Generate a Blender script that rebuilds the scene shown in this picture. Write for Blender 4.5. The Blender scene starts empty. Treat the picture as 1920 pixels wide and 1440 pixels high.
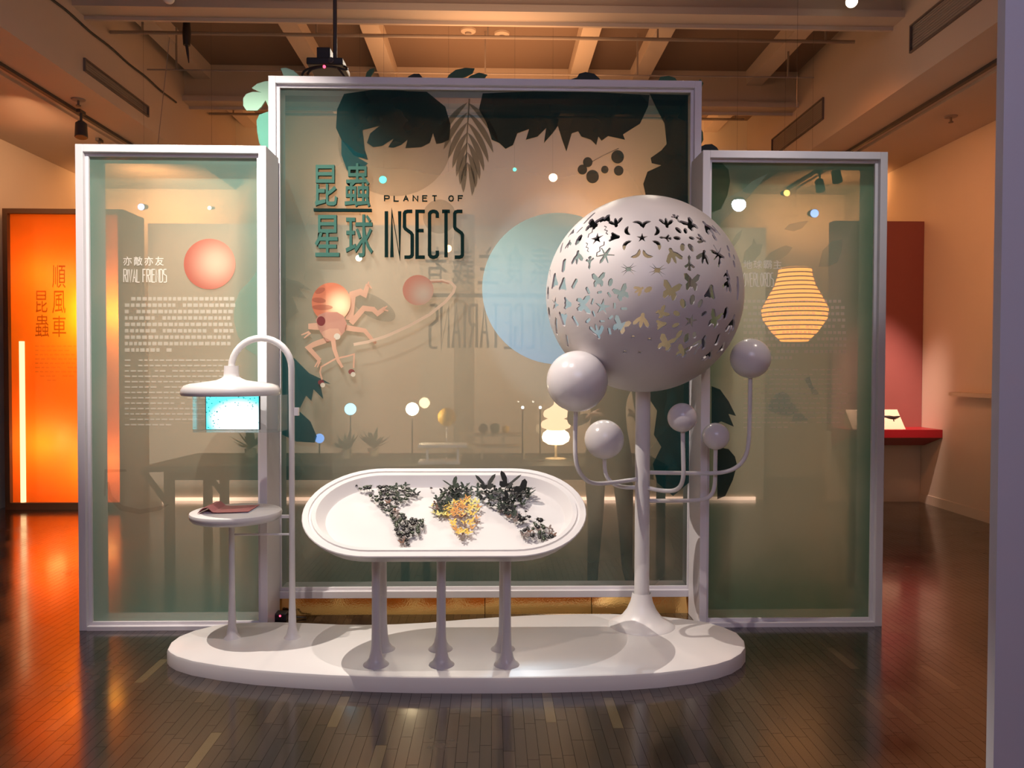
import bpy, bmesh, math, random
from mathutils import Vector, Matrix, Euler
from mathutils.geometry import tessellate_polygon
random.seed(7)
PI = math.pi
S = bpy.context.scene
COL = S.collection

# ------------------------------------------------------------------ camera
F = 1450.0
YAW, PITCH, ROLL = math.radians(1.41), math.radians(1.19), math.radians(0.16)
CAM = Vector((0, 0, 1.5))
ROT = (Matrix.Rotation(-YAW, 3, 'Z') @ Matrix.Rotation(PI / 2 - PITCH, 3, 'X') @ Matrix.Rotation(ROLL, 3, 'Z'))
cd = bpy.data.cameras.new('camera')
cd.sensor_width = 36.0
cd.lens = 36.0 * F / 1920.0
cd.clip_start = 0.05
cam = bpy.data.objects.new('camera', cd)
cam.matrix_world = Matrix.Translation(CAM) @ ROT.to_4x4()
COL.objects.link(cam)
S.camera = cam

# ------------------------------------------------------------------ view and light
S.view_settings.view_transform = 'Standard'
S.view_settings.look = 'None'
S.view_settings.gamma = 1.0
S.view_settings.use_curve_mapping = False
S.view_settings.exposure = 0.0
S.cycles.transparent_max_bounces = 24
S.cycles.max_bounces = 10
S.cycles.sample_clamp_indirect = 4.0
w = bpy.data.worlds.new('room_air')
S.world = w
w.use_nodes = True
w.node_tree.nodes['Background'].inputs[0].default_value = (0.10, 0.09, 0.12, 1)
w.node_tree.nodes['Background'].inputs[1].default_value = 0.12


def lamp(kind, name, loc, power, color, target=None, size=0.1, angle=60, blend=0.25):
    d = bpy.data.lights.new(name, kind)
    d.energy = power
    d.color = color
    if kind == 'AREA':
        d.shape = 'DISK'
        d.size = size
    else:
        d.shadow_soft_size = size
    if kind == 'SPOT':
        d.spot_size = math.radians(angle)
        d.spot_blend = blend
    o = bpy.data.objects.new(name, d)
    o.location = loc
    if target is not None:
        o.rotation_euler = (Vector(target) - Vector(loc)).to_track_quat('-Z', 'Y').to_euler()
    COL.objects.link(o)
    return o


WARM = (1.0, 0.88, 0.77)
lamp('SPOT', 'key_spot_left', (-2.0, 3.7, 4.75), 700, WARM, (-0.25, 3.95, 0.2), 0.012, 55, 0.35)
lamp('SPOT', 'key_spot_front', (-0.9, 2.5, 4.75), 240, (1.0, 0.88, 0.80), (0.1, 3.95, 0.5), 0.012, 52, 0.4)
lamp('SPOT', 'key_spot_right', (2.5, 3.6, 4.75), 120, (1.0, 0.82, 0.66), (0.9, 4.1, 1.9), 0.02, 34, 0.6)
lamp('SPOT', 'panel_spot_left', (-1.0, 1.6, 4.7), 1000, (1.0, 0.90, 0.78), (-1.65, 4.5, 2.45), 0.03, 36, 0.7)
lamp('SPOT', 'panel_spot_centre', (-1.6, 1.8, 4.7), 330, (0.88, 0.97, 1.0), (-1.0, 4.7, 2.3), 0.03, 34, 0.9)
lamp('SPOT', 'panel_spot_right', (2.3, 1.5, 4.7), 170, (0.95, 0.95, 0.92), (1.8, 4.5, 2.35), 0.03, 25, 0.9)
lamp('AREA', 'lobby_light', (0.2, -1.2, 4.5), 88, (0.66, 0.66, 1.0), (0.2, 3.5, 0.8), 3.0)
lamp('AREA', 'hall_light', (0.0, 7.7, 4.2), 28, (1.0, 0.48, 0.20), (0, 7.7, 6), 2.2)
lamp('AREA', 'bay_light', (0.0, 5.6, 4.1), 12, (1.0, 0.64, 0.40), (0, 5.6, 6), 2.2)
for x in (-3.0, -1.0, 1.0, 2.6):
    lamp('SPOT', 'wall_washer', (x, 7.3, 4.3), 260, (1.0, 0.70, 0.45), (x, 8.9, 1.2), 0.15, 75, 0.9)
# track spots of the hall that light the fabric from its far side
for x, zt, p in ((-1.75, 2.3, 260), (-0.7, 1.75, 420), (0.45, 1.65, 340), (1.75, 2.35, 300)):
    lamp('SPOT', 'rear_spot', (x, 7.4, 4.55), p, (1.0, 0.88, 0.70), (x, 4.6, zt), 0.12, 52, 1.0)
for x in (-4.2, -1.4, 1.4, 4.2):
    lamp('SPOT', 'back_washer', (x, 9.3, 3.3), 230, (1.0, 0.47, 0.17), (x, 10.6, 4.5), 0.3, 120, 0.9)
lamp('SPOT', 'disc_beam_fill', (0.4, 7.4, 4.5), 420, (0.50, 0.76, 1.0), (0.40, 4.73, 2.0), 0.02, 15.5, 0.25)  # added blue spot on the rear track in place of the projector's beam
lamp('SPOT', 'red_wall_spot', (3.9, 7.0, 3.8), 900, (1.0, 0.64, 0.52), (4.4, 8.6, 1.05), 0.05, 28, 1.0)
lamp('SPOT', 'right_wall_spot', (2.0, 5.9, 3.7), 190, (1.0, 0.32, 0.10), (4.84, 8.1, 2.5), 0.2, 62, 1.0)
lamp('SPOT', 'left_wall_spot', (-4.2, 7.0, 3.7), 110, (1.0, 0.52, 0.26), (-5.0, 9.6, 3.4), 0.3, 90, 1.0)
# lamps behind the orange fabric, shut in by an added unseen board
for x, z, p, c in ((-4.15, 2.07, 46, (1.0, 0.66, 0.07)), (-4.75, 0.7, 15, (1.0, 0.38, 0.11)), (-4.75, 2.5, 8, (1.0, 0.34, 0.10)), (-4.2, 0.5, 16, (1.0, 0.46, 0.12))):
    lamp('POINT', 'screen_lamp', (x, 8.50, z), p, c, None, 0.10)
lamp('SPOT', 'gold_reflection_fill', (0.3, -2.6, 4.4), 270, (1.0, 0.50, 0.18), (0.3, -4.0, 0.4), 0.2, 110, 0.9)  # added unseen lamp, gives the gold film an orange wall to mirror
lamp('SPOT', 'floor_reflection_fill', (3.4, 6.4, 3.75), 420, (1.0, 0.34, 0.13), (2.7, 4.7, 0), 0.1, 52, 1.0)  # added lamp stands in for the orange wall's reflection on the floor


# ------------------------------------------------------------------ helpers
def ray(px, py):
    return ROT @ Vector(((px - 960.0) / F, -(py - 720.0) / F, -1.0))


def at(px, py, Y):
    """The point on the upright plane y = Y that the photograph shows at (px, py)."""
    d = ray(px, py)
    return CAM + d * (Y / d.y)


def atz(px, py, z):
    d = ray(px, py)
    return CAM + d * ((z - CAM.z) / d.z)


def atp(px, py, P, N):
    d = ray(px, py)
    return CAM + d * ((P - CAM).dot(N) / d.dot(N))


class MB:
    def __init__(s):
        s.v = []
        s.f = []

    def add(s, vs, fs):
        n = len(s.v)
        s.v += [Vector(p) for p in vs]
        s.f += [tuple(i + n for i in q) for q in fs]
        return s

    def box(s, a, b):
        x0, y0, z0 = a
        x1, y1, z1 = b
        return s.add([(x0, y0, z0), (x1, y0, z0), (x1, y1, z0), (x0, y1, z0), (x0, y0, z1), (x1, y0, z1), (x1, y1, z1), (x0, y1, z1)],
                     [(0, 3, 2, 1), (4, 5, 6, 7), (0, 1, 5, 4), (1, 2, 6, 5), (2, 3, 7, 6), (3, 0, 4, 7)])

    def bar(s, p, q, w, h=None, up=(0, 0, 1)):
        p, q = Vector(p), Vector(q)
        h = w if h is None else h
        d = (q - p).normalized()
        u = d.cross(Vector(up))
        if u.length < 1e-4:
            u = d.cross(Vector((0, 1, 0)))
        u.normalize()
        v = u.cross(d)
        c = [(-1, -1), (1, -1), (1, 1), (-1, 1)]
        vs = [p + u * a * w / 2 + v * b * h / 2 for a, b in c] + [q + u * a * w / 2 + v * b * h / 2 for a, b in c]
        return s.add(vs, [(0, 1, 2, 3), (7, 6, 5, 4), (0, 4, 5, 1), (1, 5, 6, 2), (2, 6, 7, 3), (3, 7, 4, 0)])

    def tube(s, pts, r, n=12, caps=True):
        pts = [Vector(p) for p in pts]
        rs = r if isinstance(r, (list, tuple)) else [r] * len(pts)
        u = None
        vs = []
        for i, p in enumerate(pts):
            d = (pts[min(i + 1, len(pts) - 1)] - pts[max(i - 1, 0)]).normalized()
            if u is None:
                u = d.orthogonal().normalized()
            else:
                u = (u - d * u.dot(d)).normalized()
            v = d.cross(u)
            vs += [p + (u * math.cos(2 * PI * k / n) + v * math.sin(2 * PI * k / n)) * rs[i] for k in range(n)]
        fs = []
        for i in range(len(pts) - 1):
            for k in range(n):
                fs.append((i * n + k, i * n + (k + 1) % n, (i + 1) * n + (k + 1) % n, (i + 1) * n + k))
        if caps:
            fs.append(tuple(range(n - 1, -1, -1)))
            m = (len(pts) - 1) * n
            fs.append(tuple(range(m, m + n)))
        return s.add(vs, fs)

    def lathe(s, c, prof, n=40, axis='Z'):
        """prof: list of (radius, height) along +axis from c."""
        c = Vector(c)
        vs, fs = [], []
        for r, h in prof:
            for k in range(n):
                a = 2 * PI * k / n
                x, y = r * math.cos(a), r * math.sin(a)
                p = {'Z': (x, y, h), 'Y': (x, -h, y), 'X': (h, x, y)}[axis]
                vs.append(c + Vector(p))
        for i in range(len(prof) - 1):
            for k in range(n):
                fs.append((i * n + k, i * n + (k + 1) % n, (i + 1) * n + (k + 1) % n, (i + 1) * n + k))
        if prof[0][0] > 1e-5:
            fs.append(tuple(range(n - 1, -1, -1)))
        if prof[-1][0] > 1e-5:
            m = (len(prof) - 1) * n
            fs.append(tuple(range(m, m + n)))
        return s.add(vs, fs)

    def sphere(s, c, r, nu=32, nv=18, sc=(1, 1, 1)):
        c = Vector(c)
        vs = [c + Vector((0, 0, -r * sc[2]))]
        for j in range(1, nv):
            t = -PI / 2 + PI * j / nv
            for i in range(nu):
                a = 2 * PI * i / nu
                vs.append(c + Vector((r * sc[0] * math.cos(t) * math.cos(a), r * sc[1] * math.cos(t) * math.sin(a), r * sc[2] * math.sin(t))))
        vs.append(c + Vector((0, 0, r * sc[2])))
        fs = []
        for i in range(nu):
            fs.append((0, 1 + (i + 1) % nu, 1 + i))
            fs.append((len(vs) - 1, 1 + (nv - 2) * nu + i, 1 + (nv - 2) * nu + (i + 1) % nu))
        for j in range(nv - 2):
            for i in range(nu):
                a, b = 1 + j * nu + i, 1 + j * nu + (i + 1) % nu
                fs.append((a, b, b + nu, a + nu))
        return s.add(vs, fs)

    def prism(s, poly, off):
        """poly: 3D outline, extruded by the vector off."""
        off = Vector(off)
        P = [Vector(p) for p in poly]
        n = len(P)
        tri = tessellate_polygon([P])
        vs = P + [p + off for p in P]
        fs = [tuple(t) for t in tri] + [tuple(i + n for i in reversed(t)) for t in tri]
        fs += [(i, (i + 1) % n, n + (i + 1) % n, n + i) for i in range(n)]
        return s.add(vs, fs)

    def flat(s, poly):
        P = [Vector(p) for p in poly]
        return s.add(P, [tuple(t) for t in tessellate_polygon([P])])

    def mesh(s, name, m, org=Vector((0, 0, 0)), smooth=None):
        me = bpy.data.meshes.new(name)
        me.from_pydata([tuple(p - org) for p in s.v], [], s.f)
        bm = bmesh.new()
        bm.from_mesh(me)
        bmesh.ops.recalc_face_normals(bm, faces=bm.faces)
        bm.to_mesh(me)
        bm.free()
        if m:
            me.materials.append(m)
        if smooth is not None:
            me.polygons.foreach_set('use_smooth', [True] * len(me.polygons))
            me.set_sharp_from_angle(angle=math.radians(smooth))
        return me

    def build(s, name, m, parent=None, smooth=None, org=None, bevel=0):
        """Links the collected shape as ONE mesh object; vertices are given in world space."""
        if org is None:
            if parent is not None:
                org = wloc(parent)
            else:
                lo = [min(p[i] for p in s.v) for i in range(3)]
                hi = [max(p[i] for p in s.v) for i in range(3)]
                org = Vector(((lo[0] + hi[0]) / 2, (lo[1] + hi[1]) / 2, lo[2]))
        org = Vector(org)
        me = s.mesh(name, m, org, smooth)
        o = bpy.data.objects.new(name, me)
        COL.objects.link(o)
        if parent is not None:
            o.parent = parent
            o.location = org - wloc(parent)
        else:
            o.location = org
        if bevel:
            bv = o.modifiers.new('edge', 'BEVEL')
            bv.width = bevel
            bv.segments = 2
            bv.limit_method = 'ANGLE'
        return o


def wloc(o):
    p = Vector((0, 0, 0))
    while o is not None:
        p = p + Vector(o.location)
        o = o.parent
    return p


def tag(o, label=None, cat=None, group=None, kind=None):
    if label:
        o['label'] = label
    if cat:
        o['category'] = cat
    if group:
        o['group'] = group
    if kind:
        o['kind'] = kind
    return o


def thing(name, loc, label, cat, group=None):
    o = bpy.data.objects.new(name, None)
    o.location = loc
    o.empty_display_size = 0.1
    COL.objects.link(o)
    return tag(o, label, cat, group)


def nodes(name):
    m = bpy.data.materials.new(name)
    m.use_nodes = True
    nt = m.node_tree
    nt.nodes.clear()
    return m, nt, nt.nodes.new('ShaderNodeOutputMaterial')


def srgb(r, g, b):
    f = lambda c: (c / 255 / 12.92) if c / 255 <= 0.04045 else ((c / 255 + 0.055) / 1.055) ** 2.4
    return (f(r), f(g), f(b), 1)


def mat(name, col, rough=0.5, metal=0.0, var=0.06, scale=8.0, bump=0.02, spec=0.5):
    """Painted / solid surface: base colour with a little noise, fine relief."""
    m, nt, out = nodes(name)
    L = nt.links.new
    b = nt.nodes.new('ShaderNodeBsdfPrincipled')
    b.inputs['Roughness'].default_value = rough
    b.inputs['Metallic'].default_value = metal
    b.inputs['Specular IOR Level'].default_value = spec
    tc = nt.nodes.new('ShaderNodeTexCoord')
    nz = nt.nodes.new('ShaderNodeTexNoise')
    nz.inputs['Scale'].default_value = scale
    nz.inputs['Detail'].default_value = 4
    L(tc.outputs['Object'], nz.inputs['Vector'])
    mx = nt.nodes.new('ShaderNodeMix')
    mx.data_type = 'RGBA'
    mx.inputs[6].default_value = tuple(c * (1 - var) for c in col[:3]) + (1,)
    mx.inputs[7].default_value = tuple(min(1, c * (1 + var)) for c in col[:3]) + (1,)
    L(nz.outputs['Fac'], mx.inputs[0])
    L(mx.outputs[2], b.inputs['Base Color'])
    if bump:
        n2 = nt.nodes.new('ShaderNodeTexNoise')
        n2.inputs['Scale'].default_value = scale * 25
        L(tc.outputs['Object'], n2.inputs['Vector'])
        bp = nt.nodes.new('ShaderNodeBump')
        bp.inputs['Strength'].default_value = bump
        bp.inputs['Distance'].default_value = 0.01
        L(n2.outputs['Fac'], bp.inputs['Height'])
        L(bp.outputs[0], b.inputs['Normal'])
    L(b.outputs[0], out.inputs[0])
    return m


def glow(name, col, power):
    m, nt, out = nodes(name)
    e = nt.nodes.new('ShaderNodeEmission')
    e.inputs[0].default_value = col
    e.inputs[1].default_value = power
    nt.links.new(e.outputs[0], out.inputs[0])
    return m


def sheet(name, col, alpha=1.0, transl=0.5, col2=None, axis=2, radial=None):
    """Printed / see-through fabric: transparent holes mixed with diffuse and translucent thread.
    col2 makes the PRINT a gradient: along a Generated axis, or radial=(cx, cz, r) round a printed highlight."""
    m, nt, out = nodes(name)
    L = nt.links.new
    tr = nt.nodes.new('ShaderNodeBsdfTransparent')
    df = nt.nodes.new('ShaderNodeBsdfDiffuse')
    tl = nt.nodes.new('ShaderNodeBsdfTranslucent')
    a = nt.nodes.new('ShaderNodeMixShader')
    a.inputs[0].default_value = transl
    b = nt.nodes.new('ShaderNodeMixShader')
    tc = nt.nodes.new('ShaderNodeTexCoord')
    # weave: the thread cover varies a little
    nz = nt.nodes.new('ShaderNodeTexNoise')
    nz.inputs['Scale'].default_value = 3.0
    nz.inputs['Detail'].default_value = 3
    L(tc.outputs['Object'], nz.inputs['Vector'])
    mr = nt.nodes.new('ShaderNodeMapRange')
    mr.inputs[1].default_value = 0.3
    mr.inputs[2].default_value = 0.7
    mr.inputs[3].default_value = max(0, alpha - 0.03)
    mr.inputs[4].default_value = min(1, alpha + 0.03)
    L(nz.outputs['Fac'], mr.inputs[0])
    L(mr.outputs[0], b.inputs[0])
    if col2 is None:
        df.inputs[0].default_value = col
        tl.inputs[0].default_value = col
    else:
        mx = nt.nodes.new('ShaderNodeMix')
        mx.data_type = 'RGBA'
        mx.inputs[6].default_value = col
        mx.inputs[7].default_value = col2
        sp = nt.nodes.new('ShaderNodeSeparateXYZ')
        L(tc.outputs['Generated'], sp.inputs[0])
        if radial:
            vd = nt.nodes.new('ShaderNodeVectorMath')
            vd.operation = 'DISTANCE'
            cb = nt.nodes.new('ShaderNodeCombineXYZ')
            L(sp.outputs[0], cb.inputs[0])
            L(sp.outputs[2], cb.inputs[1])
            L(cb.outputs[0], vd.inputs[0])
            vd.inputs[1].default_value = (radial[0], radial[1], 0)
            m2 = nt.nodes.new('ShaderNodeMapRange')
            m2.interpolation_type = 'SMOOTHSTEP'
            m2.inputs[2].default_value = radial[2]
            L(vd.outputs['Value'], m2.inputs[0])
            L(m2.outputs[0], mx.inputs[0])
        else:
            L(sp.outputs[axis], mx.inputs[0])
        L(mx.outputs[2], df.inputs[0])
        L(mx.outputs[2], tl.inputs[0])
    L(df.outputs[0], a.inputs[1])
    L(tl.outputs[0], a.inputs[2])
    L(tr.outputs[0], b.inputs[1])
    L(a.outputs[0], b.inputs[2])
    L(b.outputs[0], out.inputs[0])
    return m


def clear(name, tint, gloss=0.12, body=0.05):
    """Clear acrylic: mostly see-through, a mirror sheen by facing angle, a trace of body colour."""
    m, nt, out = nodes(name)
    L = nt.links.new
    tr = nt.nodes.new('ShaderNodeBsdfTransparent')
    tr.inputs[0].default_value = (0.985, 0.995, 0.995, 1)
    gl = nt.nodes.new('ShaderNodeBsdfGlossy')
    gl.inputs['Roughness'].default_value = 0.03
    df = nt.nodes.new('ShaderNodeBsdfDiffuse')
    df.inputs[0].default_value = tint
    fr = nt.nodes.new('ShaderNodeFresnel')
    fr.inputs[0].default_value = 1.49
    a = nt.nodes.new('ShaderNodeMixShader')
    a.inputs[0].default_value = body
    L(tr.outputs[0], a.inputs[1])
    L(df.outputs[0], a.inputs[2])
    b = nt.nodes.new('ShaderNodeMixShader')
    ad = nt.nodes.new('ShaderNodeMath')
    ad.operation = 'MULTIPLY_ADD'
    ad.use_clamp = True
    ad.inputs[1].default_value = 0.30
    ad.inputs[2].default_value = gloss
    L(fr.outputs[0], ad.inputs[0])
    L(ad.outputs[0], b.inputs[0])
    L(a.outputs[0], b.inputs[1])
    L(gl.outputs[0], b.inputs[2])
    L(b.outputs[0], out.inputs[0])
    return m


M = {}
M['white'] = mat('white_satin_paint', (0.74, 0.72, 0.71, 1), 0.32, var=0.02, bump=0.01)
M['frame'] = mat('frame_white_paint', (0.76, 0.73, 0.76, 1), 0.40, var=0.02, bump=0.01)
M['ball'] = mat('ball_white_gloss', (0.74, 0.71, 0.71, 1), 0.22, var=0.03, bump=0.02)
M['globe'] = mat('globe_white_paint', (0.64, 0.60, 0.59, 1), 0.42, var=0.02, bump=0.01)
M['globe_inside'] = mat('globe_inside_shade', (0.03, 0.03, 0.035, 1), 0.8)  # near-black puts the shade inside the shell into the colour
M['ceil'] = mat('ceiling_paint', (0.22, 0.150, 0.112, 1), 0.8, var=0.05, scale=2)
M['beam'] = mat('beam_paint', (0.56, 0.46, 0.38, 1), 0.7, var=0.04, scale=2)
M['wall'] = mat('wall_cream_paint', (0.72, 0.63, 0.52, 1), 0.75, var=0.04, scale=2)
M['lobby_wall'] = mat('lobby_mirrored_orange', (0.70, 0.38, 0.16, 1), 0.8)  # orange made up for the unseen wall, to be mirrored in the gold
M['grey_wall'] = mat('partition_grey_paint', (0.62, 0.62, 0.67, 1), 0.7, var=0.03, scale=3)
M['vent'] = mat('vent_brown_grey', (0.16, 0.12, 0.10, 1), 0.7)
M['black'] = mat('black_plastic', (0.012, 0.012, 0.014, 1), 0.45, var=0.2)
M['dark'] = mat('dark_metal', (0.05, 0.045, 0.045, 1), 0.5, var=0.1)
M['pipe'] = mat('pipe_grey_paint', (0.33, 0.27, 0.23, 1), 0.6)
M['gold'] = mat('gold_mirror_film', (1.0, 0.60, 0.22, 1), 0.10, metal=1.0, var=0.12, scale=5, bump=0.06)
M['red'] = mat('red_board_paint', (0.27, 0.085, 0.078, 1), 0.6, var=0.05)
M['red_shelf'] = mat('red_shelf_lacquer', (0.34, 0.012, 0.02, 1), 0.4, var=0.05)
M['card'] = mat('cream_card', (0.78, 0.62, 0.45, 1), 0.7, var=0.03)
M['table_dark'] = mat('dark_table_wood', (0.035, 0.05, 0.045, 1), 0.6, var=0.2)
M['cloth_dark'] = mat('dark_clothing', (0.012, 0.016, 0.018, 1), 0.9, var=0.2)
M['skin'] = mat('skin', (0.50, 0.30, 0.21, 1), 0.6)
M['hair'] = mat('hair_black', (0.01, 0.008, 0.007, 1), 0.5)
M['orange_fabric'] = sheet('orange_backlit_fabric', (0.84, 0.21, 0.03, 1), 0.93, 0.75)
M['acrylic'] = clear('clear_acrylic', (0.45, 0.70, 0.85, 1), 0.0, 0.025)
M['glass'] = clear('clear_glass_sheet', (0.5, 0.55, 0.5, 1), 0.02, 0.10)
M['mint'] = mat('mint_letter_face', (0.028, 0.085, 0.066, 1), 0.8, var=0.05, spec=0.2)
M['letter_dark'] = mat('dark_green_letter', (0.003, 0.014, 0.012, 1), 0.9, var=0.1, spec=0.08)
M['text_grey'] = mat('grey_letter', (0.012, 0.018, 0.018, 1), 0.6)
M['text_white'] = sheet('white_print', (0.90, 0.88, 0.82, 1), 0.72, 0.3)
M['text_white_faint'] = sheet('white_print_faint', (0.85, 0.82, 0.72, 1), 0.36, 0.3)
M['text_rust'] = sheet('rust_print', (0.20, 0.03, 0.01, 1), 0.75, 0.4)


# ------------------------------------------------------------------ the room
XL, XR, YB, YF, ZC = -5.2, 4.84, 10.6, -4.0, 4.9

# floor: dark strip parquet; near strips are pieces of their own, the rest one joined mesh
def plank_mat(name, ramp, from_attr):
    m, nt, out = nodes(name)
    L = nt.links.new
    b = nt.nodes.new('ShaderNodeBsdfPrincipled')
    b.inputs['Specular IOR Level'].default_value = 0.9
    b.inputs['Coat Weight'].default_value = 0.6
    b.inputs['Coat Roughness'].default_value = 0.12
    cr = nt.nodes.new('ShaderNodeValToRGB')
    cr.color_ramp.interpolation = 'LINEAR'
    while len(cr.color_ramp.elements) < len(ramp):
        cr.color_ramp.elements.new(0.5)
    for e, (p, c) in zip(cr.color_ramp.elements, ramp):
        e.position = p
        e.color = c
    if from_attr:
        at_ = nt.nodes.new('ShaderNodeAttribute')
        at_.attribute_name = 'tone'
        L(at_.outputs['Fac'], cr.inputs[0])
    else:
        oi = nt.nodes.new('ShaderNodeObjectInfo')
        L(oi.outputs['Random'], cr.inputs[0])
    geo = nt.nodes.new('ShaderNodeNewGeometry')
    mp = nt.nodes.new('ShaderNodeMapping')
    mp.inputs['Scale'].default_value = (60, 4, 1)
    L(geo.outputs['Position'], mp.inputs['Vector'])
    nz = nt.nodes.new('ShaderNodeTexNoise')
    nz.inputs['Scale'].default_value = 1.0
    nz.inputs['Detail'].default_value = 5
    L(mp.outputs[0], nz.inputs['Vector'])
    mx = nt.nodes.new('ShaderNodeMix')
    mx.data_type = 'RGBA'
    mx.blend_type = 'MULTIPLY'
    mx.inputs[0].default_value = 0.5
    L(cr.outputs[0], mx.inputs[6])
    L(nz.outputs['Fac'], mx.inputs[7])
    L(mx.outputs[2], b.inputs['Base Color'])
    n2 = nt.nodes.new('ShaderNodeTexNoise')
    n2.inputs['Scale'].default_value = 2.2
    n2.inputs['Detail'].default_value = 6
    L(geo.outputs['Position'], n2.inputs['Vector'])
    mr = nt.nodes.new('ShaderNodeMapRange')
    mr.inputs[1].default_value = 0.3
    mr.inputs[2].default_value = 0.75
    mr.inputs[3].default_value = 0.13
    mr.inputs[4].default_value = 0.30
    L(n2.outputs['Fac'], mr.inputs[0])
    L(mr.outputs[0], b.inputs['Roughness'])
    bp = nt.nodes.new('ShaderNodeBump')
    bp.inputs['Strength'].default_value = 0.03
    bp.inputs['Distance'].default_value = 0.004
    L(nz.outputs['Fac'], bp.inputs['Height'])
    L(bp.outputs[0], b.inputs['Normal'])
    L(b.outputs[0], out.inputs[0])
    return m


RAMP = [(0.0, (0.013, 0.008, 0.005, 1)), (0.5, (0.024, 0.014, 0.009, 1)), (0.93, (0.036, 0.021, 0.013, 1)), (1.0, (0.065, 0.040, 0.021, 1))]
M['plank'] = plank_mat('dark_parquet_strip', RAMP, False)
M['plank_far'] = plank_mat('dark_parquet_far', RAMP, True)
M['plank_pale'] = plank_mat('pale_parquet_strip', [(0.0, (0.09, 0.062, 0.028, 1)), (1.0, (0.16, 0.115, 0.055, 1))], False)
M['joint'] = mat('floor_joint', (0.008, 0.005, 0.004, 1), 0.7)

floor = MB().box((XL - 0.3, YF, -0.10), (XR + 0.3, YB + 0.3, -0.011)).build('floor', M['joint'], org=(0, 0, 0))
tag(floor, kind='structure')
PW, PL = 0.046, 0.30
cells = []
nx = int((XR - XL) / PW) + 1
for i in range(nx):
    x = XL + i * PW
    y = YF - random.random() * PL
    while y < YB:
        cells.append((x, y))
        y += PL


def project(p):
    q = ROT.transposed() @ (Vector(p) - CAM)
    if q.z > -0.05:
        return None
    return (960 - q.x / q.z * F, 720 + q.y / q.z * F)


def shown(x, y):
    c = project((x + PW / 2, y + PL / 2, 0))
    if c is None or not (-10 < c[0] < 1868 and c[1] < 1450):
        return False
    if 320 < c[0] < 1390 and c[1] < 1290 and ((c[0] - 856) / 545) ** 2 + ((c[1] - 1215) / 84) ** 2 < 1:
        return False
    if y > 4.3 and 150 < c[0] < 1655:
        return False
    return y > 2.4


cand = sorted([c for c in cells if shown(*c)], key=lambda c: c[1])
near = set(cand[:300])
pm = MB().box((0, 0, -0.010), (PW - 0.0012, PL - 0.0015, 0)).mesh('plank', M['plank'])
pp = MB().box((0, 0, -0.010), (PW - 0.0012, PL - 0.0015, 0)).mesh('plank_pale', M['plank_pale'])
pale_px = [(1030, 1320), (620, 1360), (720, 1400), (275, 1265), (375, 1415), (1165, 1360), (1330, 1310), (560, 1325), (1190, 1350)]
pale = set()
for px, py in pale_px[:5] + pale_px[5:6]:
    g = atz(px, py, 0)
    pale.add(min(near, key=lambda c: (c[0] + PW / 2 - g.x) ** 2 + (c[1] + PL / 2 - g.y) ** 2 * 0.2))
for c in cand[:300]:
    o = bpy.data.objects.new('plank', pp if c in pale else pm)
    COL.objects.link(o)
    o.parent = floor
    o.location = (c[0], c[1], 0)
far = MB()
tones = []
for c in cells:
    if c in near:
        continue
    y1 = min(c[1] + PL - 0.0015, YB)
    far.box((c[0], c[1], -0.010), (min(c[0] + PW - 0.0012, XR + 0.1), y1, 0))
    t = random.random()
    tones += [t] * 6
fo = far.build('plank_field', M['plank_far'], floor)
tag(fo, kind='stuff')
a_ = fo.data.attributes.new('tone', 'FLOAT', 'FACE')
a_.data.foreach_set('value', tones)

tag(MB().box((XL - 0.2, YF, 0), (XL, YB, ZC)).build('wall_left', M['wall']), kind='structure')
tag(MB().box((XR, YF, 0), (XR + 0.2, YB + 0.2, ZC)).build('wall_right', M['wall']), kind='structure')
tag(MB().box((XL - 0.2, YB, 0), (XR, YB + 0.2, ZC)).build('wall_back', M['wall']), kind='structure')
tag(MB().box((XL - 0.2, YF - 0.2, 0), (XR + 0.2, YF, ZC)).build('wall_front', M['lobby_wall']), kind='structure')
# partition that carries the displays behind the translucent panels
tag(MB().box((-3.85, 8.75, 0), (3.1, 8.9, 3.1)).build('wall_middle', M['wall']), kind='structure')

ceil = MB().box((XL - 0.2, YF, ZC), (XR + 0.2, YB + 0.2, ZC + 0.2)).build('ceiling', M['ceil'])
tag(ceil, kind='structure')
FX = 3.48
SZ = 3.9
for sgn, xw in ((-1, XL), (1, XR)):
    x0, x1 = sorted((sgn * FX, xw))
    MB().box((x0, YF, SZ), (x1, YB, ZC)).build('soffit', M['beam'], ceil)
for yb in (2.1, 4.32, 6.53, 8.80):
    m = MB()
    m.box((-FX, yb, 4.48), (FX, yb + 0.22, 4.54))
    m.box((-FX, yb + 0.05, 4.54), (FX, yb + 0.17, ZC))
    m.box((-FX, yb + 0.19, 4.45), (FX, yb + 0.22, 4.48))
    m.build('beam', M['beam'], ceil)
for y0, y1 in ((4.54, 6.58), (6.75, 8.85), (9.02, YB)):
    for px in (345, 580, 715, 1090, 1215, 1450):
        x = (px - 924) / F * 8.2
        MB().box((x - 0.09, y0, 4.74), (x + 0.09, y1, ZC)).build('rib', M['beam'], ceil)

# thin grey partition close to the camera on the right
nw = MB().box((0, 0, 0), (1.4, 0.035, 3.9)).build('wall_near', M['grey_wall'], org=(0, 0, 0))
nw.location = (at(1874, 720, 2.25).x, 2.25, 0)
tag(nw, kind='structure')
dp = MB().box((XL, 8.0, 0), (XL + 0.03, 8.17, 4.0))
tag(dp.build('trim_1', M['black']), kind='structure')
tag(MB().box((XR - 0.012, 7.0, 0), (XR, YB, 0.10)).build('baseboard_right', M['wall']), kind='structure')


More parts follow.
